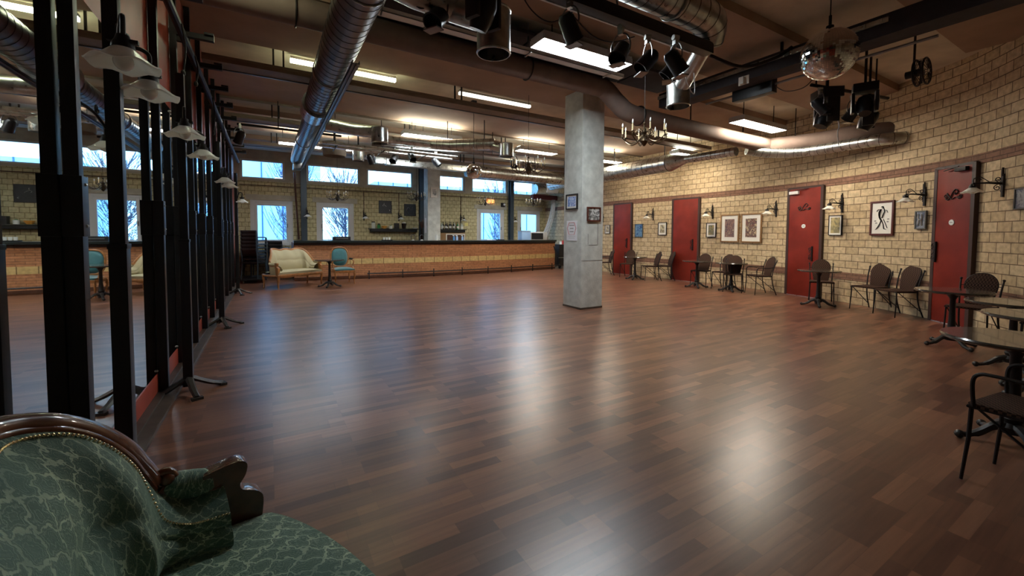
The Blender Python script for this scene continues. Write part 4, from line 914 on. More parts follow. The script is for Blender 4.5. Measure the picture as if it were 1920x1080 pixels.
wpic(4.22, 3.94, 1.42, 1.85, 'frame_black', .012, .035, 'art_olive', 'olive framed print right of the third red door')
wpic(3.39, 2.97, 1.42, 2.08, 'frame_mahogany', .035, 0, 'paper', 'mahogany framed ink drawing of a dancing couple on white paper', dancer)
wpic(2.62, 2.45, 1.53, 1.85, 'frame_grey', .022, 0, 'art_greyblue', 'tiny grey framed picture with pale figures left of the fourth red door', white_fig)
wpic(1.32, 1.02, 1.77, 2.05, 'frame_grey', .015, 0, 'art_greyblue', 'grey blue picture cut by the right edge of the photo')
picture(.34, .29, 'frame_black', .022, .03, 'art_bluewhite', 'blue and white photograph framed in black on the left face of the pillar', (4.985, 6.18, 2.03), -PI / 2)
picture(.33, .27, 'frame_mahogany', .024, .0, 'art_blackwhite', 'black and white print in a dark frame on the right face of the pillar', (5.27, 5.905, 1.79), 0)
# notice
e = thing('paper_notice', 'white paper notice with a red hexagon outline taped to the pillar', 'sign', (4.985, 6.185, 1.48), -PI / 2)
b = B(); b.box(-.155, .155, -.004, 0, -.19, .19); b.build('sheet', 'paper_white', e)
b = B(); hexp = [(-.13, .045), (-.075, .155), (.075, .155), (.13, .045), (.075, -.075), (-.075, -.075)]
for i in range(6): p, q = hexp[i], hexp[(i + 1) % 6]; b.bar((p[0], -.006, p[1]), (q[0], -.006, q[1]), .010, .004)
b.build('hexagon_outline', 'sign_red', e)
b = B(); random.seed(8)
for z, w_, hh in ((.10, .075, .016), (.042, .05, .016), (-.018, .06, .016), (-.105, .11, .005), (-.14, .09, .005)):
    x = -w_
    while x < w_: d = random.uniform(.008, .02); b.box(x, min(w_, x + d), -.0065, -.0045, z - hh / 2, z + hh / 2); x += d + .005
b.build('printed_lines', 'ink_grey', e)
picture(.48, .48, 'frame_black', .01, 0, 'art_chalk', 'left black square picture with pale chalk figure behind the bar', (3.83, BY - .01, 2.42), 0, lambda e: chalk(e, 0))
picture(.46, .46, 'frame_black', .01, 0, 'art_chalk', 'right black square picture with pale dancing figure behind the bar', (4.78, BY - .01, 2.34), 0, lambda e: chalk(e, 1))
picture(.30, .38, 'paper', .03, .05, 'art_blackwhite', 'small yellowish picture high on the far concrete pillar', (5.27, 14.54, 2.93), 0)
b = B(); b.box(-.004, 0, -.09, .09, -.28, .28); o = b.build('price_list', 'paper_white'); o.location = (5.015, 14.8, 1.72); tag(o, 'tall white price list on the left face of the far pillar', 'sign')

# ------------------------------------------------------------------ bistro chairs
def chair_proto(arms):
    e = thing('bistro_chair', '', 'chair')
    b = B(); b.grid(lambda u, v: ((u - .5) * .40 * (1 - .10 * v), -.21 + .40 * v, .455 - .012 * math.sin(PI * u) * math.sin(PI * v)), 8, 8); b.grid(lambda u, v: ((u - .5) * .40 * (1 - .10 * v), -.21 + .40 * v, .430), 8, 8)
    b.bm.verts.ensure_lookup_table(); b.bm.free()
    b = B(); b.prism([(-.20, -.215), (.20, -.215), (.21, -.18), (.185, .18), (-.185, .18), (-.21, -.18)], .428, .458, 'xy'); b.build('seat', 'rattan', e, bevel=.008)
    b = B(); b.tube([(-.205, -.21, .435), (.205, -.21, .435), (.18, .19, .435), (-.18, .19, .435)], .010, 8, close=True); b.build('seat_frame', 'iron', e)
    # woven back, rounded top
    prof = [(-.118, 0), (-.132, .10), (-.150, .21), (-.158, .28), (-.152, .335), (-.128, .385), (-.09, .422), (-.047, .443), (0, .45)]
    prof = [(q.x, q.y) for q in cr_spline([(a, c, 0) for a, c in prof], 3)]
    prof = prof + [(-x, z) for x, z in reversed(prof[:-1])]
    b = B(); yb = lambda z: .175 + .13 * (z / .45) ** 1.3
    a = [b.bm.verts.new((x, yb(z) - .010 + .6 * x * x * -1 + .02, z + .44)) for x, z in prof]; c = [b.bm.verts.new((x, yb(z) + .012 - .6 * x * x + .02, z + .44)) for x, z in prof]; n = len(prof)
    # interior as fan of strips
    for L in (a, c):
        for i in range(n // 2):
            q = [L[i], L[i + 1], L[n - 2 - i], L[n - 1 - i]]
            if len(set(q)) == 4: b.bm.faces.new(q)
            elif len(set(q)) == 3: b.bm.faces.new([L[i], L[i + 1], L[n - 1 - i]])
    for i in range(n): b.bm.faces.new((a[i], c[i], c[(i + 1) % n], a[(i + 1) % n]))
    b.build('backrest', 'rattan', e)
    b = B(); b.tube([(x, yb(z) - .6 * x * x + .021, z + .44) for x, z in prof], .010, 6); b.build('back_rim', 'iron', e)
    for s in (-1, 1):
        b = B(); b.tube([(s * .195, -.20, .45), (s * .20, -.205, .25), (s * .205, -.225, .0)], [.011, .010, .008], 8); b.build('leg', 'iron', e)
        b = B(); b.tube(cr_spline([(s * .20, .29, 0), (s * .19, .21, .22), (s * .185, .185, .44), (s * .195, .22, .64), (s * .205, .275, .80)], 5), .011, 8); b.ball((s * .205, .278, .81), .017, 8, 6); b.tube([(s * .2, .25, .72), (s * .165, .25, .72)], .006, 6); b.build('leg', 'iron', e)
        b = B(); b.tube([(s * .20, -.17, .43), (s * .20, .27, .08)], .007, 6); b.build('brace', 'iron', e)
        if arms:
            b = B(); b.tube(cr_spline([(s * .205, -.19, .44), (s * .215, -.195, .58), (s * .215, -.17, .63), (s * .22, -.10, .64), (s * .215, .08, .635), (s * .2, .235, .66)], 6), .010, 8); b.build('armrest', 'iron', e)
    return e
CH = {False: None, True: None}
GC = 'bistro chairs along the block wall'
def chair(x, y, face, lb, arms=False):
    rz = R(face) + PI / 2                  # local -Y faces 'face'
    if CH[arms] is None:
        o = chair_proto(arms); CH[arms] = o; o.location = (x, y, 0); o.rotation_euler = (0, 0, rz); o['label'] = lb; o['group'] = GC; return o
    return dup(CH[arms], (x, y, 0), rz, lb, GC)
chair(10.15, 10.75, 150, 'bistro chair seen edge on right behind the pillar', True)
chair(10.35, 9.85, 205, 'brown woven bistro chair in front of the first red door')
chair(10.15, 8.75, 150, 'brown woven bistro chair right of the farthest small table')
chair(10.62, 8.62, 145, 'bistro chair seen from the side tucked by the wall left of the second red door')
chair(10.15, 7.0, 195, 'brown woven bistro chair behind the small table at the second red door')
chair(10.3, 6.45, 185, 'bistro chair under the left gold framed print')
chair(10.0, 6.0, 205, 'brown woven bistro chair behind the table under the gold framed prints')
chair(10.15, 5.45, 150, 'bistro chair with thin iron armrests left of the third red door', True)
chair(10.0, 4.1, 205, 'brown woven bistro chair right of the third red door, behind a small table')
chair(9.83, 3.22, 165, 'bistro chair with tall rounded back below the dancing couple drawing')
chair(9.55, 2.76, 152, 'bistro chair seen from the side below the tiny grey framed picture')
chair(8.28, 1.60, 175, 'brown woven bistro chair in front of the fourth red door')
chair(3.60, .42, 82, 'iron bistro chair with armrest in the right foreground, cut by the frame edge', True)
chair(7.35, .75, 150, 'bistro chair mostly hidden behind the near tables at the right edge')

# ------------------------------------------------------------------ pedestal tables
def table_proto():
    e = thing('pedestal_table', '', 'table')
    b = B(); b.lathe([(0, .69), (.34, .69), (.36, .70), (.362, .712), (.355, .722), (0, .722)], 0, 0, 40, cap=False); b.build('tabletop', 'table_top', e)
    b = B(); b.lathe([(0, .08), (.06, .08), (.065, .12), (.045, .15), (.055, .18), (.04, .21), (.036, .30), (.032, .34), (.028, .60), (.035, .62), (.06, .66), (.12, .69)], 0, 0, 18, cap=False); b.build('column', 'iron', e)
    for k in range(4):
        a = k * PI / 2 + .5; d = Vector((math.cos(a), math.sin(a), 0)); z = Vector((0, 0, 1))
        b = B(); b.tube(cr_spline([d * .03 + z * .13, d * .10 + z * .11, d * .17 + z * .055, d * .23 + z * .03, d * .27 + z * .03], 4), [.03] * 5 + [.026] * 5 + [.02] * 6 + [.028], 8, flat=.9)
        b.ball(d * .27 + z * .028, .028, 8, 6); b.build('foot', 'cast_iron', e)
    return e
T0 = None; GT = 'round pedestal tables'
for x, y, rz, lb in ((9.94, 9.17, 0, 'small round pedestal table right of the first red door'), (9.9, 6.96, .3, 'small round pedestal table in front of the second red door'),
                     (10.0, 6.06, .2, 'small round pedestal table below the gold framed prints'), (9.45, 3.92, 0, 'small round pedestal table in front of the third red door'),
                     (7.50, 1.62, .4, 'round pedestal table in front of the fourth red door'), (4.30, .62, .2, 'nearest round pedestal table at the right edge, its cast iron feet visible'),
                     (6.72, 1.0, .1, 'round table with thin top at the right edge, farther of the two light reflecting tops'), (5.78, .70, .5, 'round table at the right edge just beyond the nearest one'),
                     (1.35, 11.68, .7, 'round pedestal table between the cream sofa and the teal armchair')):
    if T0 is None: T0 = table_proto(); T0.location = (x, y, 0); T0['label'] = lb; T0['group'] = GT
    else: dup(T0, (x, y, 0), rz, lb, GT)

# ------------------------------------------------------------------ camelback sofas
def sofa(label, L, D, fab, wood, loc, rz, nails, camel, seatz=.44, button=True):
    e = thing('camelback_sofa', label, 'sofa', loc, rz)
    # plan path (x,y) with top height: left arm front -> back -> right arm front ; back at y=0, front y=-D
    BU = .17 if nails else .05
    half = [(.055, -D + .10, .60), (.035, -D + .16, .595), (.025, -.34, .60), (.035, -.285, .64), (.065, -.25, .72), (.11, -.22, .80), (.155, -.17, .88), (.195, -.11, .94), (.235, -.05, .97), (.29, -.01, .98), (.39, 0, .975), (.50, 0, .95)]
    mid = [(L / 2, .0, .975)] if camel else [(L / 2, 0, .93)]
    top = half + mid + [(L - x, y, z) for x, y, z in reversed(half)]
    T = cr_spline(top, 8); n = len(T)
    cx = L / 2
    def inset(p, d):
        # direction towards the seat interior
        w_ = min(1, max(0, (p.y + .38) / .16)); w_ = w_ * w_ * (3 - 2 * w_); c = Vector((min(max(p.x, .32), L - .32), p.y * (1 - w_) - D * .55 * w_, 0)); v = Vector((c.x - p.x, c.y - p.y, 0)); v.normalize(); return v * d
    cum = [0]
    for a, b_ in zip(T, T[1:]): cum.append(cum[-1] + (b_ - a).length)
    def f(u, v):
        i = u * (n - 1); k_ = int(min(i, n - 2)); t_ = i - k_; p = T[k_].lerp(T[k_ + 1], t_)
        q = p + inset(p, .10 + .10 * v)
        zb = seatz - .01; z = p.z + (zb - p.z) * v
        bulge = .05 * math.sin(PI * min(1, v * 1.05)) + .022 * abs(math.sin(2 * PI * v)) ** .7 * (1 if button else 0)
        w = inset(p, -.085 + .10 * v + bulge) if v > 0 else inset(p, 0)
        r = p + inset(p, .005 + (.12 * v if v > 0 else 0) + bulge)
        w_ = min(1, max(0, (p.y + .24) / .24)); w_ = w_ * w_ * (3 - 2 * w_); r += Vector((0, -.06 * v * w_, 0))
        return (r.x, r.y, z)
    b = B(); b.grid(f, (n - 1), 22, (cum[-1], .55)); up = b.build('upholstery', fab, e, ang=80)
    def g(u, v):
        i = u * (n - 1); k_ = int(min(i, n - 2)); p = T[k_].lerp(T[k_ + 1], i - k_); r = p - inset(p, .035 * (1 - v))
        return (r.x, r.y, p.z + (.33 - p.z) * v)
    b = B(); b.grid(g, n - 1, 6, (cum[-1], .6)); b.build('outer_shell', fab, e, ang=80)
    # carved rail along the back part of the top curve
    i0 = next(i for i in range(n) if T[i].z > .655 and i > 10); i1 = n - 1 - i0
    rail = [T[i] - inset(T[i], .012) + Vector((0, 0, .008)) for i in range(i0, i1 + 1)]
    b = B(); b.tube(rail, .024, 10, flat=1.15); b.tube([p + inset(p, .018) - Vector((0, 0, .012)) for p in rail], .011, 8); b.tube([p + Vector((0, 0, .018)) - inset(p, .008) for p in rail], .010, 8)
    for p, s in ((rail[0], 1), (rail[-1], -1)):
        b.tube([p + Vector((0, -.02 - .028 * math.cos(a * .5) * (1 - a / 20), .0 + .028 * math.sin(a * .5) * (1 - a / 20))) for a in range(16)], .012, 8); b.ball(p + Vector((0, -.03, 0)), .022, 10, 8)
    b.build('carved_rail', wood, e, ang=60)
    # wood under arm pads, pads, posts
    for s in (0, 1):
        idx = list(range(0, i0 + 1)) if s == 0 else list(range(i1, n))
        ap = [T[i] for i in idx]
        b = B(); b.tube([p + Vector((0, 0, -.012)) - inset(p, .012) for p in ap], .026, 8, flat=1.2); b.build('arm_rail', wood, e, ang=60)
        k_ = len(ap); pad = [p + Vector((0, 0, .022)) - inset(p, .012) for p in (ap[3:-4] if s == 0 else ap[4:-3])]; m_ = len(pad)
        b = B(); b.tube(pad, [.016 + .028 * math.sin(PI * (j + .6) / (m_ + .2)) ** .35 for j in range(m_)], 10); b.build('arm_pad', fab, e, ang=80)
        fx = .03 if s == 0 else L - .03; y = -D
        pf = [(y + .155, .645), (y + .12, .655), (y + .06, .662), (y + .035, .645), (y + .04, .61), (y + .055, .585), (y + .05, .565), (y + .02, .55), (y + .0, .535), (y - .01, .51), (y - .005, .45), (y + .0, .40), (y + .03, .34), (y + .07, .34), (y + .09, .42), (y + .10, .50), (y + .115, .54), (y + .12, .58), (y + .135, .61)]
        pf = [(q.x, q.y) for q in cr_spline([(a, c, 0) for a, c in pf], 3, close=True)]
        b = B(); va = [b.bm.verts.new((fx - .028, a, c)) for a, c in pf]; vb = [b.bm.verts.new((fx + .028, a, c)) for a, c in pf]; b.bm.faces.new(va); b.bm.faces.new(list(reversed(vb)))
        for q in range(len(pf)): b.bm.faces.new((va[q], vb[q], vb[(q + 1) % len(pf)], va[(q + 1) % len(pf)]))
        b.build('arm_post', wood, e, bevel=.006)
        for yy, nm in ((y + .03, 0), (-.04, 1)):
            b = B(); sg = -1 if nm == 0 else 1
            b.tube(cr_spline([(fx, yy, .36), (fx, yy + sg * .02, .28), (fx, yy - sg * .0, .16), (fx, yy + sg * .005, .05), (fx, yy + sg * .02, 0.0)], 5), [.036] * 4 + [.030] * 6 + [.020] * 6 + [.016] * 4 + [.02], 8); b.build('leg', wood, e, ang=60)
    # seat
    def sf(u, v):
        x = .03 + (L - .06) * u; fy = -D - BU * math.sin(PI * u) ** .7 + .0; y = -.10 + (fy + .10) * v
        z = seatz + .05 * (math.sin(PI * min(1, max(0, u))) ** .35) * (math.sin(PI * (.08 + .88 * v)) ** .5) - .03
        return (x, y, z)
    b = B(); b.grid(sf, 36, 18, (L, D))
    b.grid(lambda u, v: (.03 + (L - .06) * u, -D - BU * math.sin(PI * u) ** .7 + (.0 if v else 0), (sf(u, 1)[2]) + (.36 - sf(u, 1)[2]) * v), 36, 3, (L, .1)); b.build('seat_cushion', fab, e, ang=50)
    b = B(); b.grid(lambda u, v: (.02 + (L - .04) * u, -D - .006 - BU * math.sin(PI * u) ** .7 - .012 * math.sin(PI * v), .375 - .075 * v - .02 * abs(math.sin(3 * PI * u)) * v), 36, 5); b.grid(lambda u, v: (.02 + (L - .04) * u, -.0 - (D - .03) * v, .31), 8, 4)
    b.tube([(.03, -.03, .33), (.03, -D + .05, .33)], .03, 6); b.tube([(L - .03, -.03, .33), (L - .03, -D + .05, .33)], .03, 6); b.build('seat_rail', wood, e)
    if nails:
        b = B(); acc = 0
        for i in range(1, n):
            d = (T[i] - T[i - 1]).length; a0 = acc; acc += d; k_ = 0
            while (k_ + 1) * .0185 - (.0185 - 0) < acc - 1e-9 and k_ < 20:
                s_ = k_ * .0185 + (.0185 - a0 if a0 > 0 else 0)
                if s_ > d: break
                u = (i - 1 + s_ / d) / (n - 1); p = T[i - 1].lerp(T[i], s_ / d); dz = .022 + .018 * min(1, max(0, (.75 - p.z) / .12))
                q = Vector(f(u, dz / (p.z - seatz + .01))); q += inset(q, .003) + Vector((0, 0, .002)); bmesh.ops.create_icosphere(b.bm, subdivisions=1, radius=.0042, matrix=Matrix.Translation(q)); k_ += 1
            acc = d - (s_ - .0185) if s_ > d else 0
        nz = b.build('nail_trim', 'gold_nail', e); nz['kind'] = 'stuff'
    if button:
        pts = [Vector(f(i / 60, .5)) + Vector((0, .0, .0)) for i in range(61)]
        pts = [p - inset(p, -.004) for p in pts]
    return e
sofa('green patterned velvet sofa with carved walnut rail in the left foreground', 1.35, .54, 'green_velvet', 'walnut', (-.275, .20, 0), R(103), True, True, .475)
sofa('cream camelback sofa with honey coloured wood frame near the stacked chairs', 1.32, .62, 'cream_velvet', 'honey_wood', (-.18, 12.17, 0), R(34), False, True, .44)

# teal armchair
def armchair(label, loc, rz):
    e = thing('oval_back_armchair', label, 'armchair', loc, rz)
    b = B(); b.grid(lambda u, v: ((u - .5) * .52 * (1 - .1 * v), -.50 + .48 * v, .42 + .05 * (math.sin(PI * u) * math.sin(PI * v)) ** .5), 16, 14); b.grid(lambda u, v: ((u - .5) * .52, -.50, .42 - .05 * v), 8, 1); b.build('seat_cushion', 'teal_velvet', e, ang=50)
    b = B(); b.box(-.27, .27, -.515, -.485, .32, .385); b.box(-.27, -.24, -.5, -.03, .32, .385); b.box(.24, .27, -.5, -.03, .32, .385); b.box(-.25, .25, -.04, -.01, .32, .385); b.build('seat_rail', 'honey_wood', e, bevel=.008)
    ov = [(.235 * math.copysign(abs(math.cos(a)) ** .75, math.cos(a)), .74 + .27 * math.copysign(abs(math.sin(a)) ** .8, math.sin(a))) for a in [k * PI / 16 for k in range(32)]]
    b = B(); b.tube([(x, -.02 + .12 * (z - .45), z) for x, z in ov], .022, 8, close=True); b.build('back_frame', 'honey_wood', e)
    b = B(); c0 = b.bm.verts.new((0, -.03, .74)); rim = [b.bm.verts.new((x * .95, -.02 + .12 * (z - .45), .74 + (z - .74) * .95)) for x, z in ov]; r2 = [b.bm.verts.new((x * .6, -.055 + .12 * (z - .45), .74 + (z - .74) * .6)) for x, z in ov]
    for i in range(32): b.bm.faces.new((rim[i], rim[(i + 1) % 32], r2[(i + 1) % 32], r2[i])); b.bm.faces.new((r2[i], r2[(i + 1) % 32], c0))
    b.build('back_cushion', 'teal_velvet', e, solid=.012)
    for s in (-1, 1):
        b = B(); b.tube(cr_spline([(s * .23, .02, .66), (s * .27, -.15, .67), (s * .28, -.30, .655), (s * .285, -.33, .60), (s * .265, -.30, .50), (s * .26, -.38, .40)], 5), .018, 8); b.build('armrest', 'honey_wood', e)
        b = B(); b.tube([(s * .25, -.10, .69), (s * .275, -.26, .685)], .024, 8); b.build('arm_pad', 'dark_cloth', e)
        for y, q in ((-.47, -1), (-.03, 1)):
            b = B(); b.tube(cr_spline([(s * .25, y, .36), (s * .26, y + q * .03, .25), (s * .25, y, .12), (s * .255, y + q * .03, 0)], 5), [.028] * 5 + [.022] * 5 + [.015] * 5 + [.018], 8); b.build('leg', 'honey_wood', e)
    return e
armchair('teal velvet armchair with oval back and honey wood frame in front of the bar', (1.72, 12.55, 0), R(8))

# ------------------------------------------------------------------ stacked black chairs by the left back window
def stack_chair():
    e = thing('stacking_chair', '', 'chair')
    b = B(); b.box(-.22, .22, -.22, .20, .44, .465); b.build('seat', 'frame_black', e, bevel=.01)
    b = B(); b.grid(lambda u, v: ((u - .5) * .42, .20 + .05 * v - .03 * math.sin(PI * u), .66 + .20 * v), 8, 3); b.build('backrest', 'frame_black', e, solid=.012)
    for s in (-1, 1):
        b = B(); b.tube([(s * .21, -.21, .44), (s * .23, -.24, 0)], .011, 6); b.build('leg', 'blue_steel', e)
        b = B(); b.tube([(s * .23, .24, 0), (s * .21, .18, .45), (s * .21, .25, .86)], .011, 6); b.build('leg', 'blue_steel', e)
        b = B(); b.tube(cr_spline([(s * .22, -.20, .45), (s * .24, -.2, .62), (s * .24, -.14, .66), (s * .22, .21, .66)], 4), .011, 6); b.build('armrest', 'blue_steel', e)
    return e
SC = None
for si, (x, y, n_, rz, nm) in enumerate(((-.38, 13.75, 6, 0, 'nearest stack'), (-.40, 14.45, 6, .05, 'middle stack'), (-.38, 15.15, 7, -.04, 'rear stack by the window'), (.25, 14.9, 4, .1, 'low stack behind the cream sofa'))):
    for k_ in range(n_):
        lb = f'black stacking chair in the {nm}, ' + ('bottom one' if k_ == 0 else 'topmost one' if k_ == n_ - 1 else '' + ORD[k_] + ' from the bottom')
        p = (x, y + .035 * k_, .10 * k_ + (.12 if si < 2 else 0.0))
        if SC is None: SC = stack_chair(); SC.location = p; SC.rotation_euler = (0, 0, R(150) + rz); SC['label'] = lb; SC['group'] = 'stacked black chairs'
        else: dup(SC, p, R(150) + rz, lb, 'stacked black chairs')
for i, y in enumerate((13.75, 14.45)):
    e = thing('chair_dolly', ('nearer' if i == 0 else 'farther') + ' black wheeled dolly under the stacked chairs', 'dolly', (-.38, y + .02, 0)); b = B(); b.box(-.30, .30, -.32, .32, .085, .115); b.build('platform', 'iron', e)
    for sx in (-.25, .25):
        for sy in (-.27, .27): b = B(); b.tube([(sx - .012, sy, .042), (sx + .012, sy, .042)], .04, 12); b.build('caster', 'galv', e)
e = thing('low_bench_box', 'low wooden bench with pale top under the left back window', 'bench', (.12, 15.55, 0)); b = B(); b.box(-.2, .45, -.15, .3, 0, .9); b.build('bench_body', 'oak_frame', e, bevel=.01); b = B(); b.box(-.22, .47, -.17, .32, .9, .93); b.build('bench_top', 'window_white', e)

# ------------------------------------------------------------------ disco balls
def disco(r, loc, lb, nu, nv, top):
    e = thing('disco_ball', lb, 'disco ball', loc)
    b = B(); bmesh.ops.create_uvsphere(b.bm, u_segments=nu, v_segments=nv, radius=r)
    random.seed(2)
    fs = [f for f in b.bm.faces]
    bmesh.ops.split_edges(b.bm, edges=b.bm.edges[:])
    for f in b.bm.faces:
        c = f.calc_center_median(); ax = Vector((random.gauss(0, 1), random.gauss(0, 1), random.gauss(0, 1))).normalized(); M = Matrix.Translation(c) @ Matrix.Rotation(random.gauss(0, .045), 4, ax) @ Matrix.Scale(.96, 4) @ Matrix.Translation(-c)
        for v in f.verts: v.co = M @ v.co
    b.build('mirror_tiles', 'disco_chrome', e, smooth=False); b = B(); b.ball((0, 0, 0), r * .985, 24, 16); b.build('core', 'seam', e)
    b = B(); b.lathe([(0, r - .01), (.03, r - .01), (.03, r + .03), (.012, r + .04), (.012, r + .12), (0, r + .12)], 0, 0, 12, cap=False); b.build('cap', 'iron', e)
    b = B(); b.tube([(0, 0, r + .1), (0, 0, top - loc[2] - .08)], .005, 6); b.build('chain', 'iron', e)
    b = B(); b.box(-.05, .05, -.05, .05, top - loc[2] - .13, top - loc[2]); b.build('motor', 'frame_black', e, bevel=.01)
disco(.215, (4.30, 1.77, 3.01), 'large mirrored disco ball hanging at upper right', 64, 40, CZ)
disco(.165, (3.75, 7.95, 2.73), 'small mirrored disco ball hanging in front of the high back windows', 44, 28, CZ)

# ------------------------------------------------------------------ chandeliers
def chand(s):
    e = thing('chandelier', '', 'chandelier')
    b = B(); b.lathe([(0, -.20 * s), (.02 * s, -.19 * s), (.05 * s, -.15 * s), (.075 * s, -.11 * s), (.05 * s, -.06 * s), (.02 * s, -.03 * s), (.04 * s, .02 * s), (.05 * s, .05 * s), (.018 * s, .09 * s), (.014 * s, .18 * s), (.03 * s, .2 * s), (.008 * s, .23 * s), (0, .23 * s)], 0, 0, 18, cap=False); b.build('centre_body', 'brass', e)
    for k in range(8):
        a = k * PI / 4 + .2; d = Vector((math.cos(a), math.sin(a), 0)); z = Vector((0, 0, 1)); r = .38 * s
        b = B(); b.tube([p for p in cr_spline([d * .04 * s + z * .0, d * .12 * s - z * .10 * s, d * .25 * s - z * .14 * s, d * r - z * .06 * s, d * r + z * .0], 5)], .009 * s, 6)
        b.tube(cr_spline([d * .05 * s + z * .05 * s, d * .12 * s + z * .09 * s, d * .16 * s + z * .03 * s, d * .11 * s + z * .0], 4), .007 * s, 6)
        o = d * r; b.lathe([(0, 0), (.035 * s, .012 * s), (.03 * s, .02 * s), (0, .018 * s)], o.x, o.y, 12, cap=False); b.build('arm', 'brass', e)
        b = B(); b.lathe([(0, .02 * s), (.013 * s, .02 * s), (.013 * s, .13 * s), (0, .13 * s)], o.x, o.y, 8, cap=False); b.build('candle_sleeve', 'candle', e)
        b = B(); b.lathe([(0, .13 * s), (.012 * s, .145 * s), (.015 * s, .165 * s), (.006 * s, .20 * s), (0, .215 * s)], o.x, o.y, 8, cap=False); b.build('candle_bulb', 'bulb', e)
    return e
cd = chand(.82); cd.location = (4.74, 4.24, 2.86); cd['label'] = 'brass chandelier with candle bulbs hanging right of the pillar'; cd['group'] = 'candle chandeliers'
b = B(); b.tube([(0, 0, .18), (0, 0, 1.6)], .004, 6); b.build('chain', 'iron', cd)
for x, y, z, lb in ((4.35, 6.75, 2.72, 'brass chandelier just left of the pillar in front of the round duct'), (1.92, 14.3, 2.60, 'small chandelier above the bar before the second back window'), (4.5, 14.25, 2.72, 'small chandelier above the bar left of the far pillar'),
                    (7.24, 14.3, 2.67, 'small chandelier above the bar before the third low window'), (9.47, 14.3, 2.73, 'small chandelier above the bar before the rightmost low window')):
    o = dup(cd, (x, y, z), random.uniform(0, .7), lb, 'candle chandeliers')

# ------------------------------------------------------------------ stage lights
def spot_proto(k=1.0):
    e = thing('stage_spotlight', '', 'stage light')
    b = B(); b.lathe([(0, .12 * k), (.05 * k, .12 * k), (.075 * k, .08 * k), (.08 * k, -.10 * k), (.088 * k, -.12 * k), (.075 * k, -.12 * k), (.07 * k, .0), (0, .0)], 0, 0, 20, cap=False)
    b.xf(Matrix.Rotation(R(42), 4, 'Y')); b.build('lamp_can', 'black_metal', e)
    b = B(); b.tube(cr_spline([(0, -.095 * k, 0), (0, -.10 * k, .08 * k), (0, -.05 * k, .17 * k), (0, .05 * k, .17 * k), (0, .10 * k, .08 * k), (0, .095 * k, 0)], 5), .009, 6, flat=.6); b.build('yoke', 'galv_dark', e)
    b = B(); b.box(-.02, .02, -.025, .025, .17 * k, .25 * k); b.tube([(-.03, 0, .24 * k), (.03, 0, .24 * k)], .028, 10); b.build('clamp', 'galv', e)
    b = B(); b.box(-.11 * k, -.02 * k, -.075 * k, .075 * k, -.145 * k, -.135 * k); b.build('barn_door', 'galv_dark', e)
    return e
SP = None; GSp = 'black stage spotlights'
for x, y, z, rz, lb in ((1.28, 3.42, 3.26, .5, 'black stage spotlight hanging near the top left of centre beside the moving head'),
                        (2.38, 3.02, 3.28, 3.4, 'black stage spotlight hanging above the large lit ceiling lamp'),
                        (3.02, 3.02, 3.20, .3, 'left stage spotlight of the three at the right end of the large lamp'),
                        (3.40, 3.02, 3.20, 5.9, 'middle stage spotlight of the three at the right end of the large lamp'),
                        (3.78, 3.00, 3.20, 5.4, 'right stage spotlight of the three, next to the outlet can'),
                        (-.46, 9.72, 3.28, 5.2, 'stage spotlight hanging near the mirror wall above the left back window'),
                        (2.63, 10.05, 3.22, .8, 'stage spotlight above the high windows, left of three in a row'),
                        (2.95, 9.7, 3.24, 1.8, 'stage spotlight with white cord above the high windows, middle of three'),
                        (3.67, 10.0, 3.22, 2.6, 'greenish lit stage spotlight above the high windows, right of three'),
                        (2.25, 10.9, 3.3, 4.0, 'black stage spotlight right beside the small shiny outlet can'),
                        (5.55, 9.3, 3.26, 1.0, 'stage spotlight close to the far side of the pillar'),
                        (6.95, 2.95, 3.30, 2.4, 'black spotlight at the left end of the dark cluster below the disco ball'),
                        (7.75, 2.85, 3.30, 4.4, 'black spotlight inside the dark cluster right of the dangling cable'),
                        (3.58, 2.82, 3.16, 2.9, 'dark spotlight turned away among the group beside the shiny outlet can'),
                        (8.9, 10.2, 3.2, 3.0, 'small spotlight visible right of the pillar below the lit lamp')):
    if SP is None: SP = spot_proto(); SP.location = (x, y, z); SP.rotation_euler = (0, 0, rz); SP['label'] = lb; SP['group'] = GSp
    else: dup(SP, (x, y, z), rz, lb, GSp)
def moving(loc, rz, lb, k=1.0, rodz=None):
    e = thing('moving_head_light', lb, 'stage light', loc, rz)
    b = B(); b.box(-.13 * k, .13 * k, -.10 * k, .10 * k, .16 * k, .27 * k); b.build('base', 'black_metal', e, bevel=.012)
    for s in (-1, 1): b = B(); b.box(s * .12 * k - .02, s * .12 * k + .02, -.06 * k, .06 * k, -.10 * k, .16 * k); b.build('yoke_arm', 'frame_black', e, bevel=.012)
    b = B(); b.lathe([(0, .10 * k), (.07 * k, .10 * k), (.09 * k, .04 * k), (.09 * k, -.06 * k), (.065 * k, -.14 * k), (.0, -.14 * k)], 0, 0, 20, cap=False); b.xf(Matrix.Rotation(R(25), 4, 'X')); b.build('head', 'black_metal', e)
    b = B(); b.bar((0, 0, .26 * k), (0, 0, (rodz or CZ) - loc[2]), .03); b.build('clamp_rod', 'iron', e)
    return e
moving((1.40, 2.80, 3.06), .4, 'black moving head stage light in front of the big outlet can at the top')
moving((7.15, 2.95, 3.20), .9, 'large black stage light in the dark cluster under the ceiling below the disco ball', 1.35)
moving((7.45, 2.6, 3.30), 2.0, 'black stage light at the rear of the dark cluster below the disco ball', 1.1)
moving((8.05, 2.75, 3.22), .3, 'black stage light at the right end of the dark cluster', 1.2)
e = thing('lighting_bar', 'black horizontal pipe carrying the dark stage light cluster at right', 'pipe'); b = B(); b.tube([(6.9, 3.05, 3.62), (8.6, 2.7, 3.62)], .025, 8); b.build('bar_tube', 'iron', e)
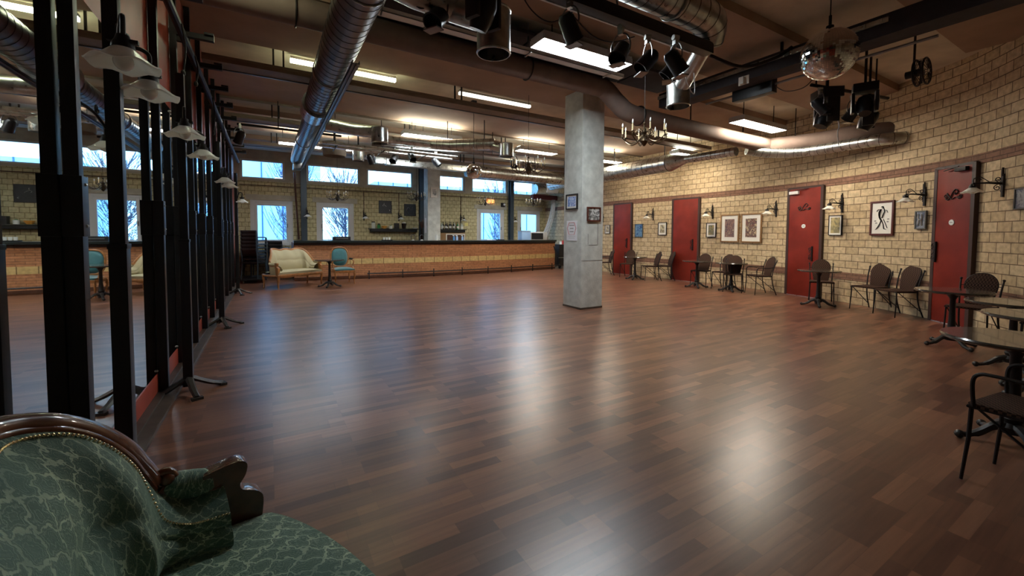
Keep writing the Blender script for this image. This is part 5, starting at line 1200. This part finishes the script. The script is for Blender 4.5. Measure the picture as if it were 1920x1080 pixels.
b = B(); b.tube([(7.0, 3.03, 3.62), (7.0, 3.03, CZ)], .012, 6); b.tube([(8.3, 2.76, 3.62), (8.3, 2.76, CZ)], .012, 6); b.build('hanger', 'iron', e)
b = B(); b.tube(cr_spline([(7.1, 2.8, 3.15), (7.14, 2.78, 3.0), (7.10, 2.78, 2.9), (7.16, 2.78, 2.72)], 6), .008, 6); tag(b.build('dangling_cable', 'white_cord'), 'pale cable dangling from the dark stage light cluster', 'cable')
e = thing('lighting_bar', 'dark pipe above the left back window carrying one spotlight', 'pipe'); b = B(); b.tube([(-.5, 9.72, 3.53), (1.4, 9.72, 3.53)], .024, 8); b.build('bar_tube', 'iron', e); b = B(); b.tube([(.2, 9.72, 3.53), (.2, 9.72, CZ)], .01, 6); b.build('hanger', 'iron', e)
e = thing('lighting_bar', 'dark pipe carrying the row of small spotlights over the middle of the room', 'pipe'); b = B(); b.tube([(2.1, 10.0, 3.47), (5.6, 9.6, 3.49)], .022, 8); b.build('bar_tube', 'galv_dark', e); b = B(); b.tube([(3.1, 9.9, 3.47), (3.1, 9.9, CZ)], .01, 6); b.tube([(5.1, 9.66, 3.49), (5.1, 9.66, CZ)], .01, 6); b.build('hanger', 'iron', e)
# fan near the right wall
e = thing('ceiling_fan_unit', 'round dark fan hanging in the shadow under the ceiling right of the disco ball', 'fan', (7.62, 2.05, 3.62))
b = B(); b.tube([(.17 * math.cos(a * PI / 12), .05, .17 * math.sin(a * PI / 12)) for a in range(24)], .012, 6, close=True); b.tube([(.17 * math.cos(a * PI / 12), -.05, .17 * math.sin(a * PI / 12)) for a in range(24)], .012, 6, close=True)
for a in range(16): q = a * PI / 8; b.tube([(.03 * math.cos(q), -.07, .03 * math.sin(q)), (.17 * math.cos(q), -.05, .17 * math.sin(q)), (.17 * math.cos(q), .05, .17 * math.sin(q)), (.03 * math.cos(q), .07, .03 * math.sin(q))], .004, 4)
b.build('guard', 'iron', e)
for k in range(4):
    b = B(); q = k * PI / 2; b.bar((.02 * math.cos(q), 0, .02 * math.sin(q)), (.15 * math.cos(q + .2), 0.01, .15 * math.sin(q + .2)), .012, .07); b.build('blade', 'frame_black', e)
b = B(); b.tube([(0, .03, 0), (0, .16, 0)], .05, 12); b.build('motor', 'iron', e)
b = B(); b.tube([(0, .08, 0), (0, .08, CZ - 3.62)], .014, 6); b.build('bracket', 'iron', e)
# loose cables at the top
random.seed(11)
for i, (p, lb) in enumerate((([(1.95, 3.3, 3.72), (2.15, 3.3, 3.5), (2.35, 3.25, 3.42), (2.6, 3.2, 3.58)], 'thin cable sagging left of the spotlight over the large lamp'),
                           ([(2.6, 3.25, 3.55), (2.85, 3.25, 3.42), (3.1, 3.22, 3.40), (3.4, 3.2, 3.52)], 'thin cable sagging under the black trunk right of the top spotlight'),
                           ([(4.0, 3.05, 3.28), (4.05, 3.0, 3.05), (4.15, 3.0, 3.0), (4.2, 3.05, 3.25)], 'pale cable loop hanging beside the right outlet can'),
                           ([(1.0, 3.5, 3.45), (1.12, 3.45, 3.3), (1.22, 3.42, 3.36), (1.3, 3.4, 3.5)], 'looped cable beside the top left spotlight'),
                           ([(5.0, 3.4, 3.75), (5.4, 3.2, 3.62), (5.8, 3.0, 3.75), (6.0, 2.9, 3.9)], 'bundle of cables spanning from the shiny duct to the black trunk'),
                           ([(6.33, 2.7, 3.62), (6.4, 2.9, 3.46), (6.4, 3.15, 3.47), (6.36, 3.3, 3.6)], 'thin cable loop under the black trunk at right'))):
    b = B(); b.tube(cr_spline(p, 8), .022 if i == 4 else .006, 6); tag(b.build('loose_cable', 'iron' if i not in (2,) else 'white_cord'), lb, 'cable')

# ------------------------------------------------------------------ outside
b = B(); b.box(-40, 60, 16.4, 80, -.4, -.2); struct(b.build('ground_outside', 'snow_ground', smooth=False))
e = thing('neighbour_building', 'pale blue clad building seen through the back windows', 'building', (0, 24, 0))
b = B(); b.box(-22, 2.4, 0, 6, -.2, 5.0); b.build('cladding', 'facade', e)
b = B(); b.box(5.6, 26, 2, 6, -.2, 4.6); b.build('cladding', 'facade', e)
b = B()
for i in range(26): x = -21 + i * .9; b.box(x, x + .06, -.03, 0, -.2, 5.0)
for i in range(22): x = 5.8 + i * .9; b.box(x, x + .06, 1.97, 2.0, -.2, 4.6)
b.build('cladding_seam', 'facade_seam', e)
random.seed(21)
for ti, (tx, ty, lean, lb) in enumerate(((.9, 19.2, -.25, 'bare branching shrub outside the left low window'), (2.9, 19.6, .0, 'bare tree outside the second low window'), (10.6, 19.0, .1, 'dense bare shrub outside the third low window'))):
    e = thing('bare_tree', lb, 'tree', (tx, ty, -.2)); b = B()
    b.tube([(0, 0, 0), (.05, 0, 2), (lean, 0, 4.4)], [.05, .04, .015], 6); b.build('trunk', 'bark', e)
    b = B()
    for i in range(190):
        z0 = random.uniform(.4, 3.6); a = random.uniform(0, 2 * PI); L_ = random.uniform(.5, 1.4); sx = math.cos(a) * L_; x0 = random.uniform(-.15, .15)
        p = [(x0, 0, z0), (x0 + sx * .5, math.sin(a) * L_ * .3, z0 + L_ * .6), (x0 + sx * .8 + random.uniform(-.1, .1), math.sin(a) * L_ * .5, z0 + L_ * 1.2)]
        b.tube(cr_spline(p, 3), .009, 4)
        for q in range(2): o = Vector(p[1]); b.tube([o, o + Vector((random.uniform(-.35, .35), random.uniform(-.2, .2), random.uniform(.2, .5)))], .006, 4)
    b.build('branches', 'bark', e)
